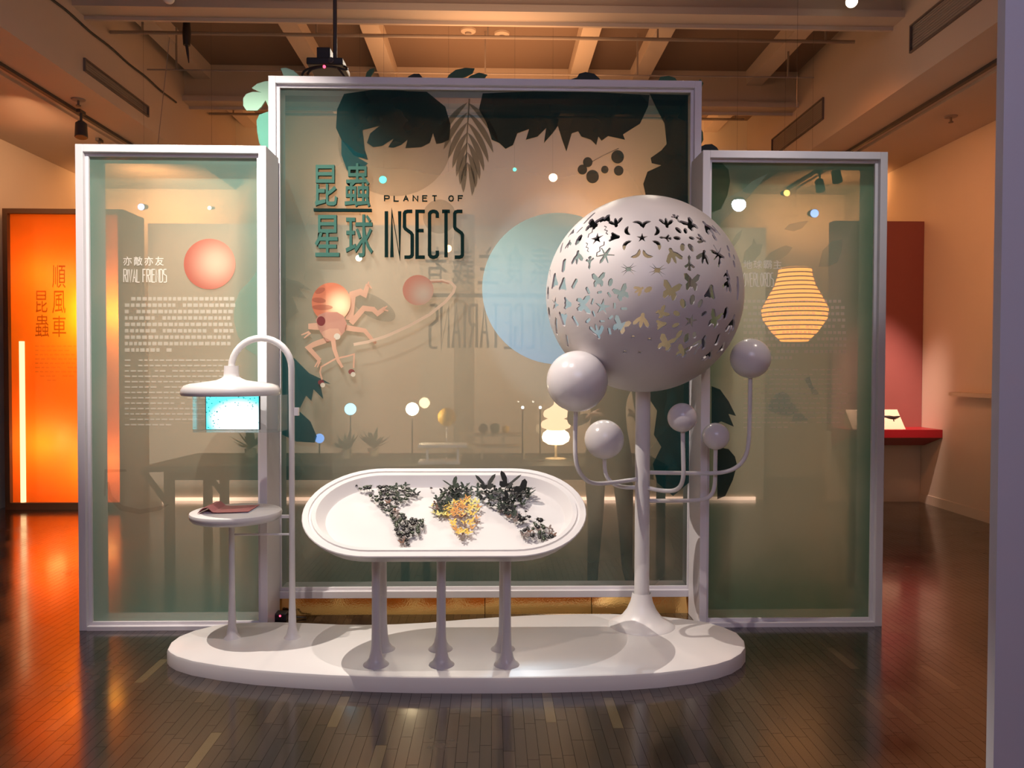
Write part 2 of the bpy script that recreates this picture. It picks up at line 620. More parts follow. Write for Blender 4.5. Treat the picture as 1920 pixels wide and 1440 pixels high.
# ------------------------------------------------------------------ lettering tools
GL = {
    'I': [[(.5, 0), (.5, 1)]], 'N': [[(0, 0), (0, 1), (1, 0), (1, 1)]],
    'S': [[(1, 1), (.4, 1), (.12, .985), (0, .95), (0, .66), (.12, .62), (.85, .53), (1, .49), (1, .05), (.88, .015), (.6, 0), (0, 0)]],
    'E': [[(1, 1), (0, 1), (0, 0), (1, 0)], [(0, .58), (.85, .58)]],
    'C': [[(1, .86), (1, .95), (.85, .985), (.6, 1), (.4, 1), (.15, .985), (0, .95), (0, .05), (.15, .015), (.4, 0), (.6, 0), (.85, .015), (1, .05), (1, .14)]],
    'T': [[(0, 1), (1, 1)], [(.5, 1), (.5, 0)]],
    'P': [[(0, 0), (0, 1), (.75, 1), (1, .88), (1, .58), (.75, .46), (0, .46)]],
    'L': [[(0, 1), (0, 0), (1, 0)]], 'A': [[(0, 0), (.5, 1), (1, 0)], [(.2, .36), (.8, .36)]],
    'O': [[(.5, 1), (.15, .88), (0, .5), (.15, .12), (.5, 0), (.85, .12), (1, .5), (.85, .88), (.5, 1)]],
    'F': [[(0, 0), (0, 1), (1, 1)], [(0, .56), (.8, .56)]], 'V': [[(0, 1), (.5, 0), (1, 1)]],
    'G': [[(1, .84), (1, .95), (.75, 1), (.25, 1), (0, .95), (0, .05), (.25, 0), (.75, 0), (1, .05), (1, .48), (.55, .48)]],
    'R': [[(0, 0), (0, 1), (.75, 1), (1, .92), (1, .62), (.75, .54), (0, .54)], [(.45, .54), (1, 0)]],
    'D': [[(0, 0), (0, 1), (.65, 1), (1, .9), (1, .1), (.65, 0), (0, 0)]],
}


def ribbon2(pts, wd):
    """2D outline quads of a polyline of constant width with mitred joints."""
    P = [Vector(p) for p in pts]
    n = len(P)
    closed = (P[0] - P[-1]).length < 1e-6 and n > 2
    Lf, Rt = [], []
    for i in range(n):
        a = P[i - 1] if i > 0 else (P[-2] if closed else None)
        b = P[i + 1] if i < n - 1 else (P[1] if closed else None)
        d0 = (P[i] - a).normalized() if a is not None else None
        d1 = (b - P[i]).normalized() if b is not None else None
        if d0 is None:
            d0 = d1
        if d1 is None:
            d1 = d0
        t = d0 + d1
        t = t.normalized() if t.length > 1e-4 else d1
        nn = Vector((-t.y, t.x))
        k = 1.0 / max(0.45, nn.dot(Vector((-d1.y, d1.x))))
        Lf.append(P[i] + nn * wd / 2 * k)
        Rt.append(P[i] - nn * wd / 2 * k)
    return Lf, Rt


def add_ribbon(mb, pts, wd, to3, depth):
    Lf, Rt = ribbon2(pts, wd)
    n = len(Lf)
    f = [to3(p) for p in Lf] + [to3(p) for p in Rt]
    off = Vector((0, depth, 0))
    if depth == 0:
        mb.add(f, [(i, i + 1, n + i + 1, n + i) for i in range(n - 1)])
        return
    g = [p + off for p in f]
    q = []
    for i in range(n - 1):
        q += [(i, i + 1, n + i + 1, n + i), (2 * n + i, 3 * n + i, 3 * n + i + 1, 2 * n + i + 1),
              (i, 2 * n + i, 2 * n + i + 1, i + 1), (n + i, n + i + 1, 3 * n + i + 1, 3 * n + i)]
    q += [(0, n, 3 * n, 2 * n), (n - 1, 3 * n - 1, 4 * n - 1, 2 * n - 1)]
    mb.add(f + g, q)


def word(text, x0, x1, y0, y1, wd, Y, depth, gap=0.45, mirror=False, widths=None):
    """Stroke lettering between photograph coordinates x0..x1 / y0 (top)..y1; returns one MB per letter."""
    units = [0.45 if c == ' ' else (0.18 if c == 'I' else 1.0) for c in text]
    tot = sum(units) + gap * (len(text) - 1)
    cell = (x1 - x0) / tot
    res = []
    x = x0
    s = -1 if mirror else 1
    for c, u in zip(text, units):
        wl = u * cell
        if c != ' ':
            mb = MB()
            for pl in GL[c]:
                pts = []
                for (a, b) in pl:
                    qx = x + a * wl
                    if mirror:
                        qx = x0 + x1 - qx
                    pts.append((qx, y1 - b * (y1 - y0)))
                add_ribbon(mb, pts, wd, lambda p: at(p[0], p[1], Y), depth)
            res.append(mb)
        x += wl + gap * cell
    return res


_fc = bpy.data.curves.new('glyph', 'FONT')
_fc.extrude = 0.05
_fc.offset = 0.008
_fc.resolution_u = 2
_fo = bpy.data.objects.new('glyph', _fc)
COL.objects.link(_fo)


def glyph(ch, x0, x1, y0, y1, Y, depth, mirror=False):
    """One written character fitted into the photograph rectangle, depth back from the plane y = Y."""
    _fc.body = ch
    _fc.extrude = 0.05 if depth else 0.0
    bpy.context.view_layer.update()
    dg = bpy.context.evaluated_depsgraph_get()
    me = bpy.data.meshes.new_from_object(_fo.evaluated_get(dg))
    vs = [v.co.copy() for v in me.vertices]
    fs = [tuple(p.vertices) for p in me.polygons]
    bpy.data.meshes.remove(me)
    ax, bx = min(v.x for v in vs), max(v.x for v in vs)
    ay, by = min(v.y for v in vs), max(v.y for v in vs)
    mb = MB()
    out = []
    for v in vs:
        u = (v.x - ax) / (bx - ax)
        if mirror:
            u = 1 - u
        t = (v.y - ay) / max(1e-6, by - ay)
        p = at(x0 + u * (x1 - x0), y1 - t * (y1 - y0), Y)
        p.y += depth * (0.5 - v.z / 0.1) if depth else 0
        out.append(p)
    mb.add(out, fs)
    return mb


# ------------------------------------------------------------------ translucent panels
YS, YC = 4.42, 4.68


def scrim_mat(name, edge, mid, alpha, dark_top=0.0):
    """Printed mesh fabric: pale in the middle, greener and denser towards the edges of the sheet."""
    m, nt, out = nodes(name)
    L = nt.links.new
    tc = nt.nodes.new('ShaderNodeTexCoord')
    sp = nt.nodes.new('ShaderNodeSeparateXYZ')
    L(tc.outputs['Generated'], sp.inputs[0])

    def pp_(sock):
        n = nt.nodes.new('ShaderNodeMath')
        n.operation = 'PINGPONG'
        n.inputs[1].default_value = 0.5
        L(sock, n.inputs[0])
        return n.outputs[0]
    mn = nt.nodes.new('ShaderNodeMath')
    mn.operation = 'MINIMUM'
    L(pp_(sp.outputs[0]), mn.inputs[0])
    L(pp_(sp.outputs[2]), mn.inputs[1])
    nz = nt.nodes.new('ShaderNodeTexNoise')
    nz.inputs['Scale'].default_value = 1.6
    nz.inputs['Detail'].default_value = 4
    L(tc.outputs['Object'], nz.inputs['Vector'])
    ad = nt.nodes.new('ShaderNodeMath')
    ad.operation = 'MULTIPLY_ADD'
    ad.inputs[1].default_value = 0.22
    L(nz.outputs['Fac'], ad.inputs[0])
    L(mn.outputs[0], ad.inputs[2])
    mr = nt.nodes.new('ShaderNodeMapRange')
    mr.interpolation_type = 'SMOOTHSTEP'
    mr.inputs[1].default_value = 0.10
    mr.inputs[2].default_value = 0.36
    L(ad.outputs[0], mr.inputs[0])
    mx = nt.nodes.new('ShaderNodeMix')
    mx.data_type = 'RGBA'
    mx.inputs[6].default_value = edge
    mx.inputs[7].default_value = mid
    fac = mr.outputs[0]
    if dark_top:
        tp = nt.nodes.new('ShaderNodeMapRange')
        tp.interpolation_type = 'SMOOTHSTEP'
        tp.inputs[1].default_value = 1.0
        tp.inputs[2].default_value = 1.0 - dark_top
        L(sp.outputs[2], tp.inputs[0])
        mu = nt.nodes.new('ShaderNodeMath')
        mu.operation = 'MULTIPLY'
        L(fac, mu.inputs[0])
        L(tp.outputs[0], mu.inputs[1])
        fac = mu.outputs[0]
    L(fac, mx.inputs[0])
    al = nt.nodes.new('ShaderNodeMapRange')
    al.inputs[3].default_value = min(0.93, alpha + 0.24)
    al.inputs[4].default_value = alpha
    L(fac, al.inputs[0])
    tr = nt.nodes.new('ShaderNodeBsdfTransparent')
    df = nt.nodes.new('ShaderNodeBsdfDiffuse')
    tl = nt.nodes.new('ShaderNodeBsdfTranslucent')
    gl = nt.nodes.new('ShaderNodeBsdfGlossy')
    gl.inputs['Roughness'].default_value = 0.25
    a = nt.nodes.new('ShaderNodeMixShader')
    a.inputs[0].default_value = 0.55
    b = nt.nodes.new('ShaderNodeMixShader')
    L(al.outputs[0], b.inputs[0])
    c = nt.nodes.new('ShaderNodeMixShader')
    c.inputs[0].default_value = 0.03
    L(mx.outputs[2], df.inputs[0])
    L(mx.outputs[2], tl.inputs[0])
    L(df.outputs[0], a.inputs[1])
    L(tl.outputs[0], a.inputs[2])
    L(tr.outputs[0], b.inputs[1])
    L(a.outputs[0], b.inputs[2])
    L(b.outputs[0], c.inputs[1])
    L(gl.outputs[0], c.inputs[2])
    L(c.outputs[0], out.inputs[0])
    return m


def panel(name, label, px0, px1, pt0, pt1, pb, Y, D, leg, scrim):
    x0, x1 = at(px0, 690, Y).x, at(px1, 690, Y).x
    z1 = (at(px0, pt0, Y).z + at(px1, pt1, Y).z) / 2
    z0 = at((px0 + px1) / 2, pb, Y).z
    fw, lip = 0.042, 0.018
    root = thing(name, ((x0 + x1) / 2, Y + D / 2, 0), label, 'panel')
    for sx in (0, 1):
        a = x0 if sx == 0 else x1 - fw
        m = MB().box((a, Y, 0 if leg else z0), (a + fw, Y + D, z1))
        l0 = x0 + fw if sx == 0 else x1 - fw - lip
        m.box((l0, Y + 0.028, z0 + fw), (l0 + lip, Y + 0.045, z1 - fw))
        m.build('side_post', M['frame'], root, bevel=0.002)
    for top in (0, 1):
        a = z0 if top == 0 else z1 - fw
        m = MB().box((x0 + fw, Y, a), (x1 - fw, Y + D, a + fw))
        l0 = z0 + fw if top == 0 else z1 - fw - lip
        m.box((x0 + fw + lip, Y + 0.028, l0), (x1 - fw - lip, Y + 0.045, l0 + lip))
        m.build('top_rail' if top else 'bottom_rail', M['frame'], root, bevel=0.002)
    g = fw + 0.004
    ys = Y + 0.048
    m = MB().add([(x0 + g, ys, z0 + g), (x1 - g, ys, z0 + g), (x1 - g, ys, z1 - g), (x0 + g, ys, z1 - g)], [(0, 1, 2, 3)])
    m.build('fabric_sheet', scrim, root)
    return root, ys - 0.003


M['scrim_l'] = scrim_mat('pale_green_printed_mesh', (0.17, 0.32, 0.27, 1), (0.48, 0.47, 0.36, 1), 0.56)
M['scrim_c'] = scrim_mat('green_printed_mesh', (0.022, 0.075, 0.068, 1), (0.46, 0.44, 0.35, 1), 0.56, 0.52)
M['scrim_r'] = scrim_mat('deep_green_printed_mesh', (0.06, 0.15, 0.11, 1), (0.28, 0.36, 0.29, 1), 0.75, 0.08)
pl, yl = panel('fabric_screen', 'tall white framed pale green fabric panel left of the wide one', 144, 500, 268, 275, 1188, YS, 0.255, True, M['scrim_l'])
pc, yc = panel('fabric_screen', 'widest and tallest white framed green fabric panel with the big title', 505, 1312, 141, 152, 1121, YC, 0.22, False, M['scrim_c'])
pr, yr = panel('fabric_screen', 'tall white framed dark green fabric panel right of the perforated globe', 1315, 1660, 283, 283, 1181, YS, 0.255, True, M['scrim_r'])


class Print:
    """Flat prints on one panel, each a hair in front of the one before."""
    def __init__(s, root, y):
        s.root, s.y = root, y

    def step(s):
        s.y -= 0.0006
        return s.y

    def poly(s, name, pts, m):
        y = s.step()
        return MB().flat([at(p[0], p[1], y) for p in pts]).build(name, m, s.root)

    def polys(s, name, lst, m):
        y = s.step()
        mb = MB()
        for pts in lst:
            mb.flat([at(p[0], p[1], y) for p in pts])
        return mb.build(name, m, s.root)

    def disc(s, name, cx, cy, rx, ry, m, n=48, rot=0):
        c, q = math.cos(rot), math.sin(rot)
        return s.poly(name, [(cx + rx * math.cos(t) * c - ry * math.sin(t) * q, cy + rx * math.cos(t) * q + ry * math.sin(t) * c)
                             for t in [2 * PI * k / n for k in range(n)]], m)

    def line(s, name, pts, wd, m):
        y = s.step()
        mb = MB()
        w0, w1 = wd if isinstance(wd, tuple) else (wd, wd)
        n = len(pts)
        Lf, Rt = ribbon2(pts, 1.0)
        P = [Vector(p) for p in pts]
        for i in range(n):
            k = w0 + (w1 - w0) * i / (n - 1)
            Lf[i] = P[i] + (Lf[i] - P[i]) * k
            Rt[i] = P[i] + (Rt[i] - P[i]) * k
        f = [at(p.x, p.y, y) for p in Lf] + [at(p.x, p.y, y) for p in Rt]
        mb.add(f, [(i, i + 1, n + i + 1, n + i) for i in range(n - 1)])
        return mb.build(name, m, s.root)

    def dashes(s, name, x0, x1, y0, y1, rows, hgt, cw, gap, m, ragged=0.0, skip=0.06):
        """Body copy too small to read: rows of little blocks."""
        y = s.step()
        mb = MB()
        for r in range(rows):
            yy = y0 + (y1 - y0) * r / max(1, rows - 1)
            xe = x1 - (random.random() * ragged * (x1 - x0))
            if r == rows - 1:
                xe = x0 + (x1 - x0) * 0.45
            x = x0
            while x < xe:
                ww = cw * random.uniform(0.7, 1.25)
                if random.random() > skip:
                    q = [(x, yy), (x + ww, yy), (x + ww, yy + hgt), (x, yy + hgt)]
                    mb.add([at(a, b, y) for a, b in q], [(0, 1, 2, 3)])
                x += ww + gap
        o = mb.build(name, m, s.root)
        return tag(o, kind='stuff')


def lobed(cx, cy, L_, W_, ang, lobes=4, depth=0.45, n=9):
    """Outline of a monstera-like leaf: base at (cx, cy), pointing along ang (photograph degrees, 90 = down)."""
    a = math.radians(ang)
    ux, uy = math.cos(a), math.sin(a)
    vx, vy = -uy, ux
    up, dn = [], []
    K = lobes * 4
    for i in range(K + 1):
        t = i / K
        wdt = W_ / 2 * math.sin(PI * min(1, t * 0.93 + 0.07)) ** 0.7
        cut = 1 - depth * max(0, -math.cos(2 * PI * t * lobes)) * (0.25 < t < 0.97)
        sl = 0.10 * L_ * (wdt / (W_ / 2 + 1e-6))
        up.append((cx + ux * (t * L_ + sl) + vx * wdt * cut, cy + uy * (t * L_ + sl) + vy * wdt * cut))
        dn.append((cx + ux * (t * L_ + sl) - vx * wdt * cut, cy + uy * (t * L_ + sl) - vy * wdt * cut))
    return up + dn[::-1][1:-1]


def blade(cx, cy, L_, W_, ang, bend=0.0, n=8):
    a = math.radians(ang)
    up, dn = [], []
    for i in range(n + 1):
        t = i / n
        b = a + bend * (t - 0.5)
        px = cx + math.cos(a) * L_ * t - math.sin(a) * bend * L_ * 0.3 * t * t
        py = cy + math.sin(a) * L_ * t + math.cos(a) * bend * L_ * 0.3 * t * t
        wdt = W_ / 2 * math.sin(PI * min(1, t * 0.96 + 0.02)) ** 0.8
        up.append((px - math.sin(b) * wdt, py + math.cos(b) * wdt))
        dn.append((px + math.sin(b) * wdt, py - math.cos(b) * wdt))
    return up + dn[::-1][1:-1]


# ---- left panel
P = Print(pl, yl)
M['p_sphere'] = sheet('salmon_sphere_print', (0.78, 0.48, 0.34, 1), 0.96, 0.25, (0.46, 0.13, 0.09, 1), radial=(0.62, 0.52, 0.66))
M['p_pale_green'] = sheet('pale_green_leaf_print', (0.22, 0.42, 0.33, 1), 0.35, 0.4)
M['p_faint_brown'] = sheet('faint_brown_print', (0.22, 0.12, 0.09, 1), 0.22, 0.4)  # see-through faint brown for the outline and the small text rows
M['p_teal'] = sheet('dark_teal_leaf_print', (0.008, 0.052, 0.056, 1), 0.88, 0.22)
M['p_deep'] = sheet('deep_green_leaf_print', (0.010, 0.036, 0.037, 1), 0.92, 0.18)
M['p_grey'] = sheet('grey_green_fern_print', (0.035, 0.05, 0.042, 1), 0.58, 0.3)
M['p_round'] = sheet('grey_round_print', (0.09, 0.11, 0.09, 1), 0.30, 0.35)
P.polys('printed_leaf', [[(484, 505), (470, 525), (450, 545), (440, 570), (438, 600), (446, 630), (462, 655), (484, 668)]], M['p_pale_green'])
P.disc('printed_sphere', 393, 495, 48.5, 47.5, M['p_sphere'])
P.polys('faint_outline', [[(200, 905), (204, 935), (225, 957), (262, 964), (300, 957), (318, 945), (300, 949), (262, 955), (230, 948), (210, 930), (204, 903)],  # thin see-through brown outline low on the sheet
                        [(196, 880), (236, 880), (238, 884), (200, 886), (198, 930), (195, 930)]], M['p_faint_brown'])
y = P.step()
for i, ch in enumerate('亦敵亦友'):
    glyph(ch, 231 + i * 20, 247 + i * 20, 481, 498, y, 0).build('character', M['text_white'], pl)
y = P.step()
mb = MB()
for q in word('RIVAL FRIENDS', 232, 312, 505, 529, 1.7, y, 0, 0.4):
    mb.add(q.v, q.f)
mb.build('title_line', M['text_white'], pl)
P.dashes('printed_paragraph', 234, 434, 557, 653, 9, 6.5, 7.5, 2.6, M['text_white_faint'])
P.dashes('printed_paragraph', 234, 428, 674, 795, 13, 2.6, 9, 3.0, M['text_white_faint'], 0.06)

# ---- centre panel
P = Print(pc, yc)
M['p_blue'] = sheet('projector_lit_disc_print', (0.44, 0.70, 1.0, 1), 0.74, 0.5, (0.52, 0.78, 0.70, 1), axis=2)
P.disc('printed_round', 740, 268, 106, 100, M['p_round'])
P.disc('printed_round', 824, 406, 31, 32, M['p_round'])
# big blue disc print, the projector's light put into its colour
P.disc('printed_disc', 1046, 541, 142, 142, M['p_blue'], 72)
# leaf mass along the top edge
P.poly('printed_leaf', [(645, 176), (700, 168), (800, 172), (835, 200), (845, 235), (842, 262), (830, 268), (818, 270), (812, 250), (806, 268), (790, 276),
                        (760, 278), (764, 262), (752, 272), (738, 277), (728, 276), (738, 260), (716, 274), (700, 276), (688, 268), (694, 250), (712, 236),
                        (680, 244), (684, 280), (690, 300), (664, 292), (640, 262), (630, 240), (632, 205)], M['p_deep'])
P.poly('printed_leaf', [(640, 262), (668, 285), (690, 292), (672, 296), (690, 306), (676, 320), (660, 326), (650, 318), (640, 290)], M['p_teal'])
P.poly('printed_leaf', [(905, 175), (1000, 171), (1100, 172), (1218, 178), (1215, 200), (1200, 232), (1168, 252), (1172, 262), (1140, 255), (1128, 264), (1122, 256),
                        (1118, 272), (1108, 262), (1090, 256), (1084, 246), (1072, 250), (1062, 284), (1054, 262), (1046, 236), (1036, 250), (1020, 268),
                        (1024, 240), (1008, 256), (986, 262), (992, 242), (970, 250), (962, 272), (948, 279), (936, 268), (922, 262), (912, 230), (898, 205)], M['p_deep'])
P.poly('printed_leaf', [(1218, 176), (1290, 178), (1290, 440), (1240, 420), (1212, 372), (1206, 345), (1214, 322), (1240, 310), (1222, 306), (1220, 296), (1240, 282),
                        (1250, 270), (1246, 232), (1232, 205)], M['p_deep'])
# drooping fern between the leaf masses
P.line('printed_stem', [(880, 185), (876, 250), (874, 300), (872, 330)], (3, 1.5), M['p_grey'])
fr = []
for i in range(7):
    t = i / 6
    y0 = 192 + t * 112
    Lf = 86 - 30 * t
    fr.append(blade(877, y0, Lf, 11, 142 - 30 * t, -0.85))
    fr.append(blade(877, y0, Lf + 6, 11, 38 + 30 * t, 0.85))
for f_ in fr:
    P.poly('printed_frond', f_, M['p_grey'])
# berries
for bx, by, r in ((1092, 318, 9), (1102, 304, 9), (1111, 331, 12), (1134, 318, 7), (1158, 294, 12), (1160, 320, 9)):
    P.disc('printed_berry', bx, by, r, r * 1.05, M['p_teal'], 20)
P.line('printed_stem', [(1110, 303), (1130, 292), (1160, 278)], 1.6, M['p_grey'])
# teal leaves low on the left edge
P.poly('printed_leaf', [(529, 660), (552, 672), (580, 700), (606, 712), (620, 720), (600, 716), (606, 748), (588, 730), (584, 752), (574, 742), (560, 770), (582, 790), (594, 818),
                        (590, 830), (556, 828), (529, 815)], M['p_teal'])
P.poly('printed_leaf', [(529, 520), (560, 528), (585, 545), (560, 540), (575, 560), (548, 556), (560, 585), (540, 600), (529, 640)], M['p_round'])
P.poly('printed_leaf', [(1215, 700), (1292, 690), (1292, 905), (1262, 930), (1232, 905), (1224, 870), (1240, 838), (1226, 815), (1232, 770), (1212, 740)], M['p_teal'])

# long-snouted beetle drawn with a second ball and a curved stalk
M['p_body'] = sheet('beetle_body_print', (0.95, 0.66, 0.40, 1), 0.97, 0.25, (0.46, 0.15, 0.085, 1), radial=(0.74, 0.42, 0.55))
M['p_limb'] = sheet('beetle_limb_print', (0.54, 0.32, 0.22, 1), 0.95, 0.3)
M['p_thorax'] = sheet('beetle_thorax_print', (0.44, 0.23, 0.17, 1), 0.95, 0.3)
M['p_stalk'] = sheet('pale_stalk_print', (0.58, 0.43, 0.31, 1), 0.93, 0.3)
M['p_maroon'] = sheet('maroon_print', (0.20, 0.05, 0.05, 1), 0.92, 0.3)
M['p_ball'] = sheet('pale_ball_print', (0.46, 0.36, 0.28, 1), 0.88, 0.3, (0.42, 0.17, 0.12, 1), radial=(0.68, 0.36, 0.70))
M['p_rust'] = sheet('rust_shade_print', (0.36, 0.13, 0.09, 1), 0.40, 0.3)
M['p_cream'] = sheet('cream_print', (0.60, 0.55, 0.44, 1), 0.95, 0.3)
P.disc('printed_shade', 700, 575, 46, 20, M['p_round'], 32, 0.5)
for pts, wd in (
    ([(655, 600), (661, 552), (676, 547), (684, 552), (690, 533)], (12, 6)),
    ([(658, 606), (682, 578), (700, 580), (708, 588), (722, 578)], (9, 6)),
    ([(646, 614), (672, 618), (684, 620), (697, 636), (705, 644)], (9, 4)),
    ([(606, 612), (588, 612), (578, 612)], (12, 8)),
    ([(616, 636), (588, 646), (578, 652), (600, 676)], (9, 6)),
):
    P.line('printed_leg', pts, (wd[0] * 1.2, wd[1] * 1.3), M['p_limb'])
for pts in ([(690, 533), (697, 541)], [(690, 535), (691, 528)], [(720, 578), (726, 574)], [(718, 580), (728, 583)], [(580, 622), (565, 628)], [(582, 624), (570, 634)],
            [(598, 675), (590, 688)], [(600, 676), (595, 689)]):
    P.line('printed_claw', pts, (4, 2), M['p_limb'])
P.disc('printed_body', 621, 567, 36.5, 37, M['p_body'])
for cx, cy, rx, ry, r in ((600, 545, 10, 5, -0.4), (598, 563, 13, 5, 0.1), (604, 576, 20, 5, 0)):
    P.disc('printed_mark', cx, cy, rx, ry, M['p_rust'], 20, r)
P.poly('printed_thorax', [(592, 600), (598, 590), (612, 585), (632, 585), (644, 592), (650, 606), (646, 622), (636, 634), (628, 640), (612, 640), (600, 622)], M['p_thorax'])
P.disc('printed_mark', 602, 602, 8, 9, M['p_maroon'], 20)
P.poly('printed_head', [(604, 622), (618, 616), (634, 616), (640, 626), (636, 636), (622, 640), (606, 632)], M['p_limb'])
P.disc('printed_eye', 632, 631, 6, 6, M['p_cream'], 20)
P.line('printed_snout', [(624, 634), (627, 655), (634, 676), (642, 689)], (9, 5), M['p_limb'])
P.line('printed_antenna', [(636, 671), (650, 668), (664, 664), (663, 690)], (3, 3), M['p_limb'])
P.line('printed_antenna', [(630, 672), (602, 688), (600, 698), (604, 712)], (3, 3), M['p_limb'])
for cx, cy in ((659, 697), (602, 717)):
    P.disc('printed_tip', cx, cy, 6, 5, M['p_maroon'], 16)
    P.disc('printed_tip', cx + 3, cy + 5, 4.5, 4.5, M['p_cream'], 16)
P.line('printed_stalk', [(663, 646), (690, 641), (725, 630), (765, 612), (805, 590), (835, 566), (850, 548), (853, 538), (846, 530), (828, 526), (805, 527)], (5.5, 5.5), M['p_stalk'])
P.line('printed_stalk_shade', [(806, 529), (828, 528), (842, 532)], (4, 3), M['p_rust'])
P.disc('printed_ball', 784, 544, 29, 28.5, M['p_ball'])

# raised title
yt = yc - 0.012
for ch, x0, x1, y0, y1 in (('昆', 590, 632, 309, 386), ('蟲', 646, 694, 306, 388), ('星', 590, 636, 403, 481), ('球', 648, 699, 402, 482)):
    tag(glyph(ch, x0, x1, y0, y1, yt - 0.014, 0.026).build('character', M['mint'], pc), 'raised mint green character')
MB().box(at(588, 396, yt - 0.01), at(697, 392, yt) + Vector((0, 0.01, 0))).build('title_rule', M['letter_dark'], pc)
for q in word('INSECTS', 723, 867, 396, 482, 6.2, yt, 0.012, 0.62):
    q.build('letter', M['letter_dark'], pc)
mb = MB()
for q in word('PLANET OF', 721, 868, 367, 377, 2.2, yt + 0.004, 0.006, 1.1):
    mb.add(q.v, q.f)
tag(mb.build('title_line', M['letter_dark'], pc), kind='stuff')

# leaf cut-outs standing up behind the frame
M['leaf_mint'] = mat('mint_leaf_board', (0.36, 0.62, 0.46, 1), 0.6)
M['leaf_teal'] = mat('teal_leaf_board', (0.10, 0.36, 0.27, 1), 0.6)
M['leaf_green'] = mat('dark_green_leaf_board', (0.03, 0.10, 0.05, 1), 0.6)
M['leaf_black'] = mat('blackish_leaf_board', (0.008, 0.018, 0.014, 1), 0.6)
YLf = YC + 0.20


def cutout(pts, m, label, y=YLf):
    tag(MB().prism([at(a, b, y) for a, b in pts], (0, 0.012, 0)).build('leaf_cutout', m, pc), label)


cutout([(525, 150), (520, 152), (498, 152), (482, 157), (472, 165), (484, 171), (490, 173), (474, 172), (462, 176), (456, 184), (456, 198), (462, 207), (482, 207),
        (490, 200), (498, 188), (503, 200), (503, 210), (525, 210)], M['leaf_mint'], 'pale mint leaf with two rounded lobes')
cutout([(525, 208), (500, 210), (486, 215), (481, 226), (482, 246), (486, 268), (496, 284), (525, 300)], M['leaf_teal'], 'teal green rounded leaf')
cutout([(535, 150), (526, 128), (536, 127), (550, 132), (560, 141), (562, 152)], M['leaf_mint'], 'mint leaf tip above the corner')
cutout([(684, 150), (687, 136), (693, 130), (702, 128), (701, 134), (696, 142), (694, 152)], M['leaf_green'], 'small dark green leaf tip')
cutout([(758, 152), (766, 143), (776, 138), (786, 138), (793, 146), (794, 153)], M['leaf_black'], 'low rounded blackish leaf')
cutout([(834, 153), (842, 140), (854, 131), (872, 127), (890, 128), (886, 137), (872, 144), (856, 148)], M['leaf_green'], 'dark green pointed leaf')
cutout([(870, 153), (882, 142), (898, 136), (914, 140), (908, 147), (930, 150), (930, 156)], M['leaf_green'], 'dark green leaf lying lower')
cutout([(1064, 156), (1072, 148), (1082, 145), (1086, 138), (1098, 135), (1114, 138), (1124, 147), (1127, 156)], M['leaf_black'], 'blackish double leaf')
cutout([(1224, 155), (1235, 150), (1238, 144), (1254, 142), (1266, 146), (1272, 156)], M['leaf_green'], 'flat dark green leaf')
cutout([(1302, 160), (1313, 148), (1319, 156), (1314, 168), (1302, 172)], M['leaf_green'], 'small pointed leaf at the right corner')
cutout([(1300, 234), (1312, 236), (1318, 248), (1319, 262), (1313, 274), (1300, 276)], M['leaf_green'], 'dark green leaf edge on the right side')
cutout([(1300, 285), (1309, 277), (1322, 271), (1335, 270), (1344, 276), (1350, 286), (1350, 300), (1300, 300)], M['leaf_black'], 'blackish leaf above the right panel')

# ---- right panel
P = Print(pr, yr)
M['p_green'] = sheet('mid_green_leaf_print', (0.03, 0.10, 0.06, 1), 0.72, 0.4)
M['p_pale'] = sheet('pale_grey_leaf_print', (0.30, 0.42, 0.33, 1), 0.34, 0.35)
M['p_mint'] = sheet('pale_mint_tree_print', (0.34, 0.48, 0.42, 1), 0.45, 0.35)
P.poly('printed_leaf', [(1334, 302), (1352, 304), (1366, 318), (1369, 340), (1364, 366), (1352, 392), (1334, 398)], M['p_green'])
P.poly('printed_leaf', [(1334, 724), (1350, 730), (1366, 752), (1380, 780), (1366, 776), (1376, 800), (1352, 790), (1334, 800)], M['p_teal'])
P.poly('printed_leaf', [(1345, 838), (1366, 842), (1378, 856), (1382, 872), (1374, 900), (1360, 930), (1345, 936)], M['p_deep'])
for pts in ([(1392, 492), (1396, 472), (1410, 458), (1413, 446), (1418, 457), (1430, 458), (1426, 476), (1414, 488), (1402, 496)],
            [(1432, 488), (1444, 474), (1462, 464), (1474, 460), (1486, 464), (1478, 476), (1464, 486), (1446, 490)],
            [(1470, 430), (1480, 420), (1500, 416), (1516, 414), (1504, 428), (1488, 434)],
            [(1535, 500), (1542, 470), (1560, 452), (1580, 448), (1578, 470), (1570, 492), (1552, 500)],
            [(1336, 400), (1350, 392), (1362, 372), (1392, 356), (1410, 340), (1440, 325), (1420, 350), (1396, 378), (1372, 398), (1350, 420), (1336, 432)],
            [(1368, 460), (1380, 440), (1392, 430), (1388, 446), (1376, 462)]):
    P.poly('printed_leaf', pts, M['p_pale'])
for pts in ([(1440, 768), (1444, 752), (1456, 738), (1468, 734), (1480, 742), (1482, 754), (1492, 760), (1498, 772), (1478, 780), (1460, 778)],
            [(1484, 790), (1490, 774), (1504, 776), (1516, 788)], [(1508, 710), (1518, 706), (1524, 724), (1538, 740), (1524, 740)]):
    P.poly('printed_tree', pts, M['p_mint'])
y = P.step()
for i, ch in enumerate('地球霸主'):
    glyph(ch, 1394 + i * 18.6, 1410 + i * 18.6, 488, 504, y, 0).build('character', M['text_white'], pr)
y = P.step()
mb = MB()
for q in word('OVERLORDS', 1394, 1450, 512, 537, 1.7, y, 0, 0.4):
    mb.add(q.v, q.f)
mb.build('title_line', M['text_white'], pr)
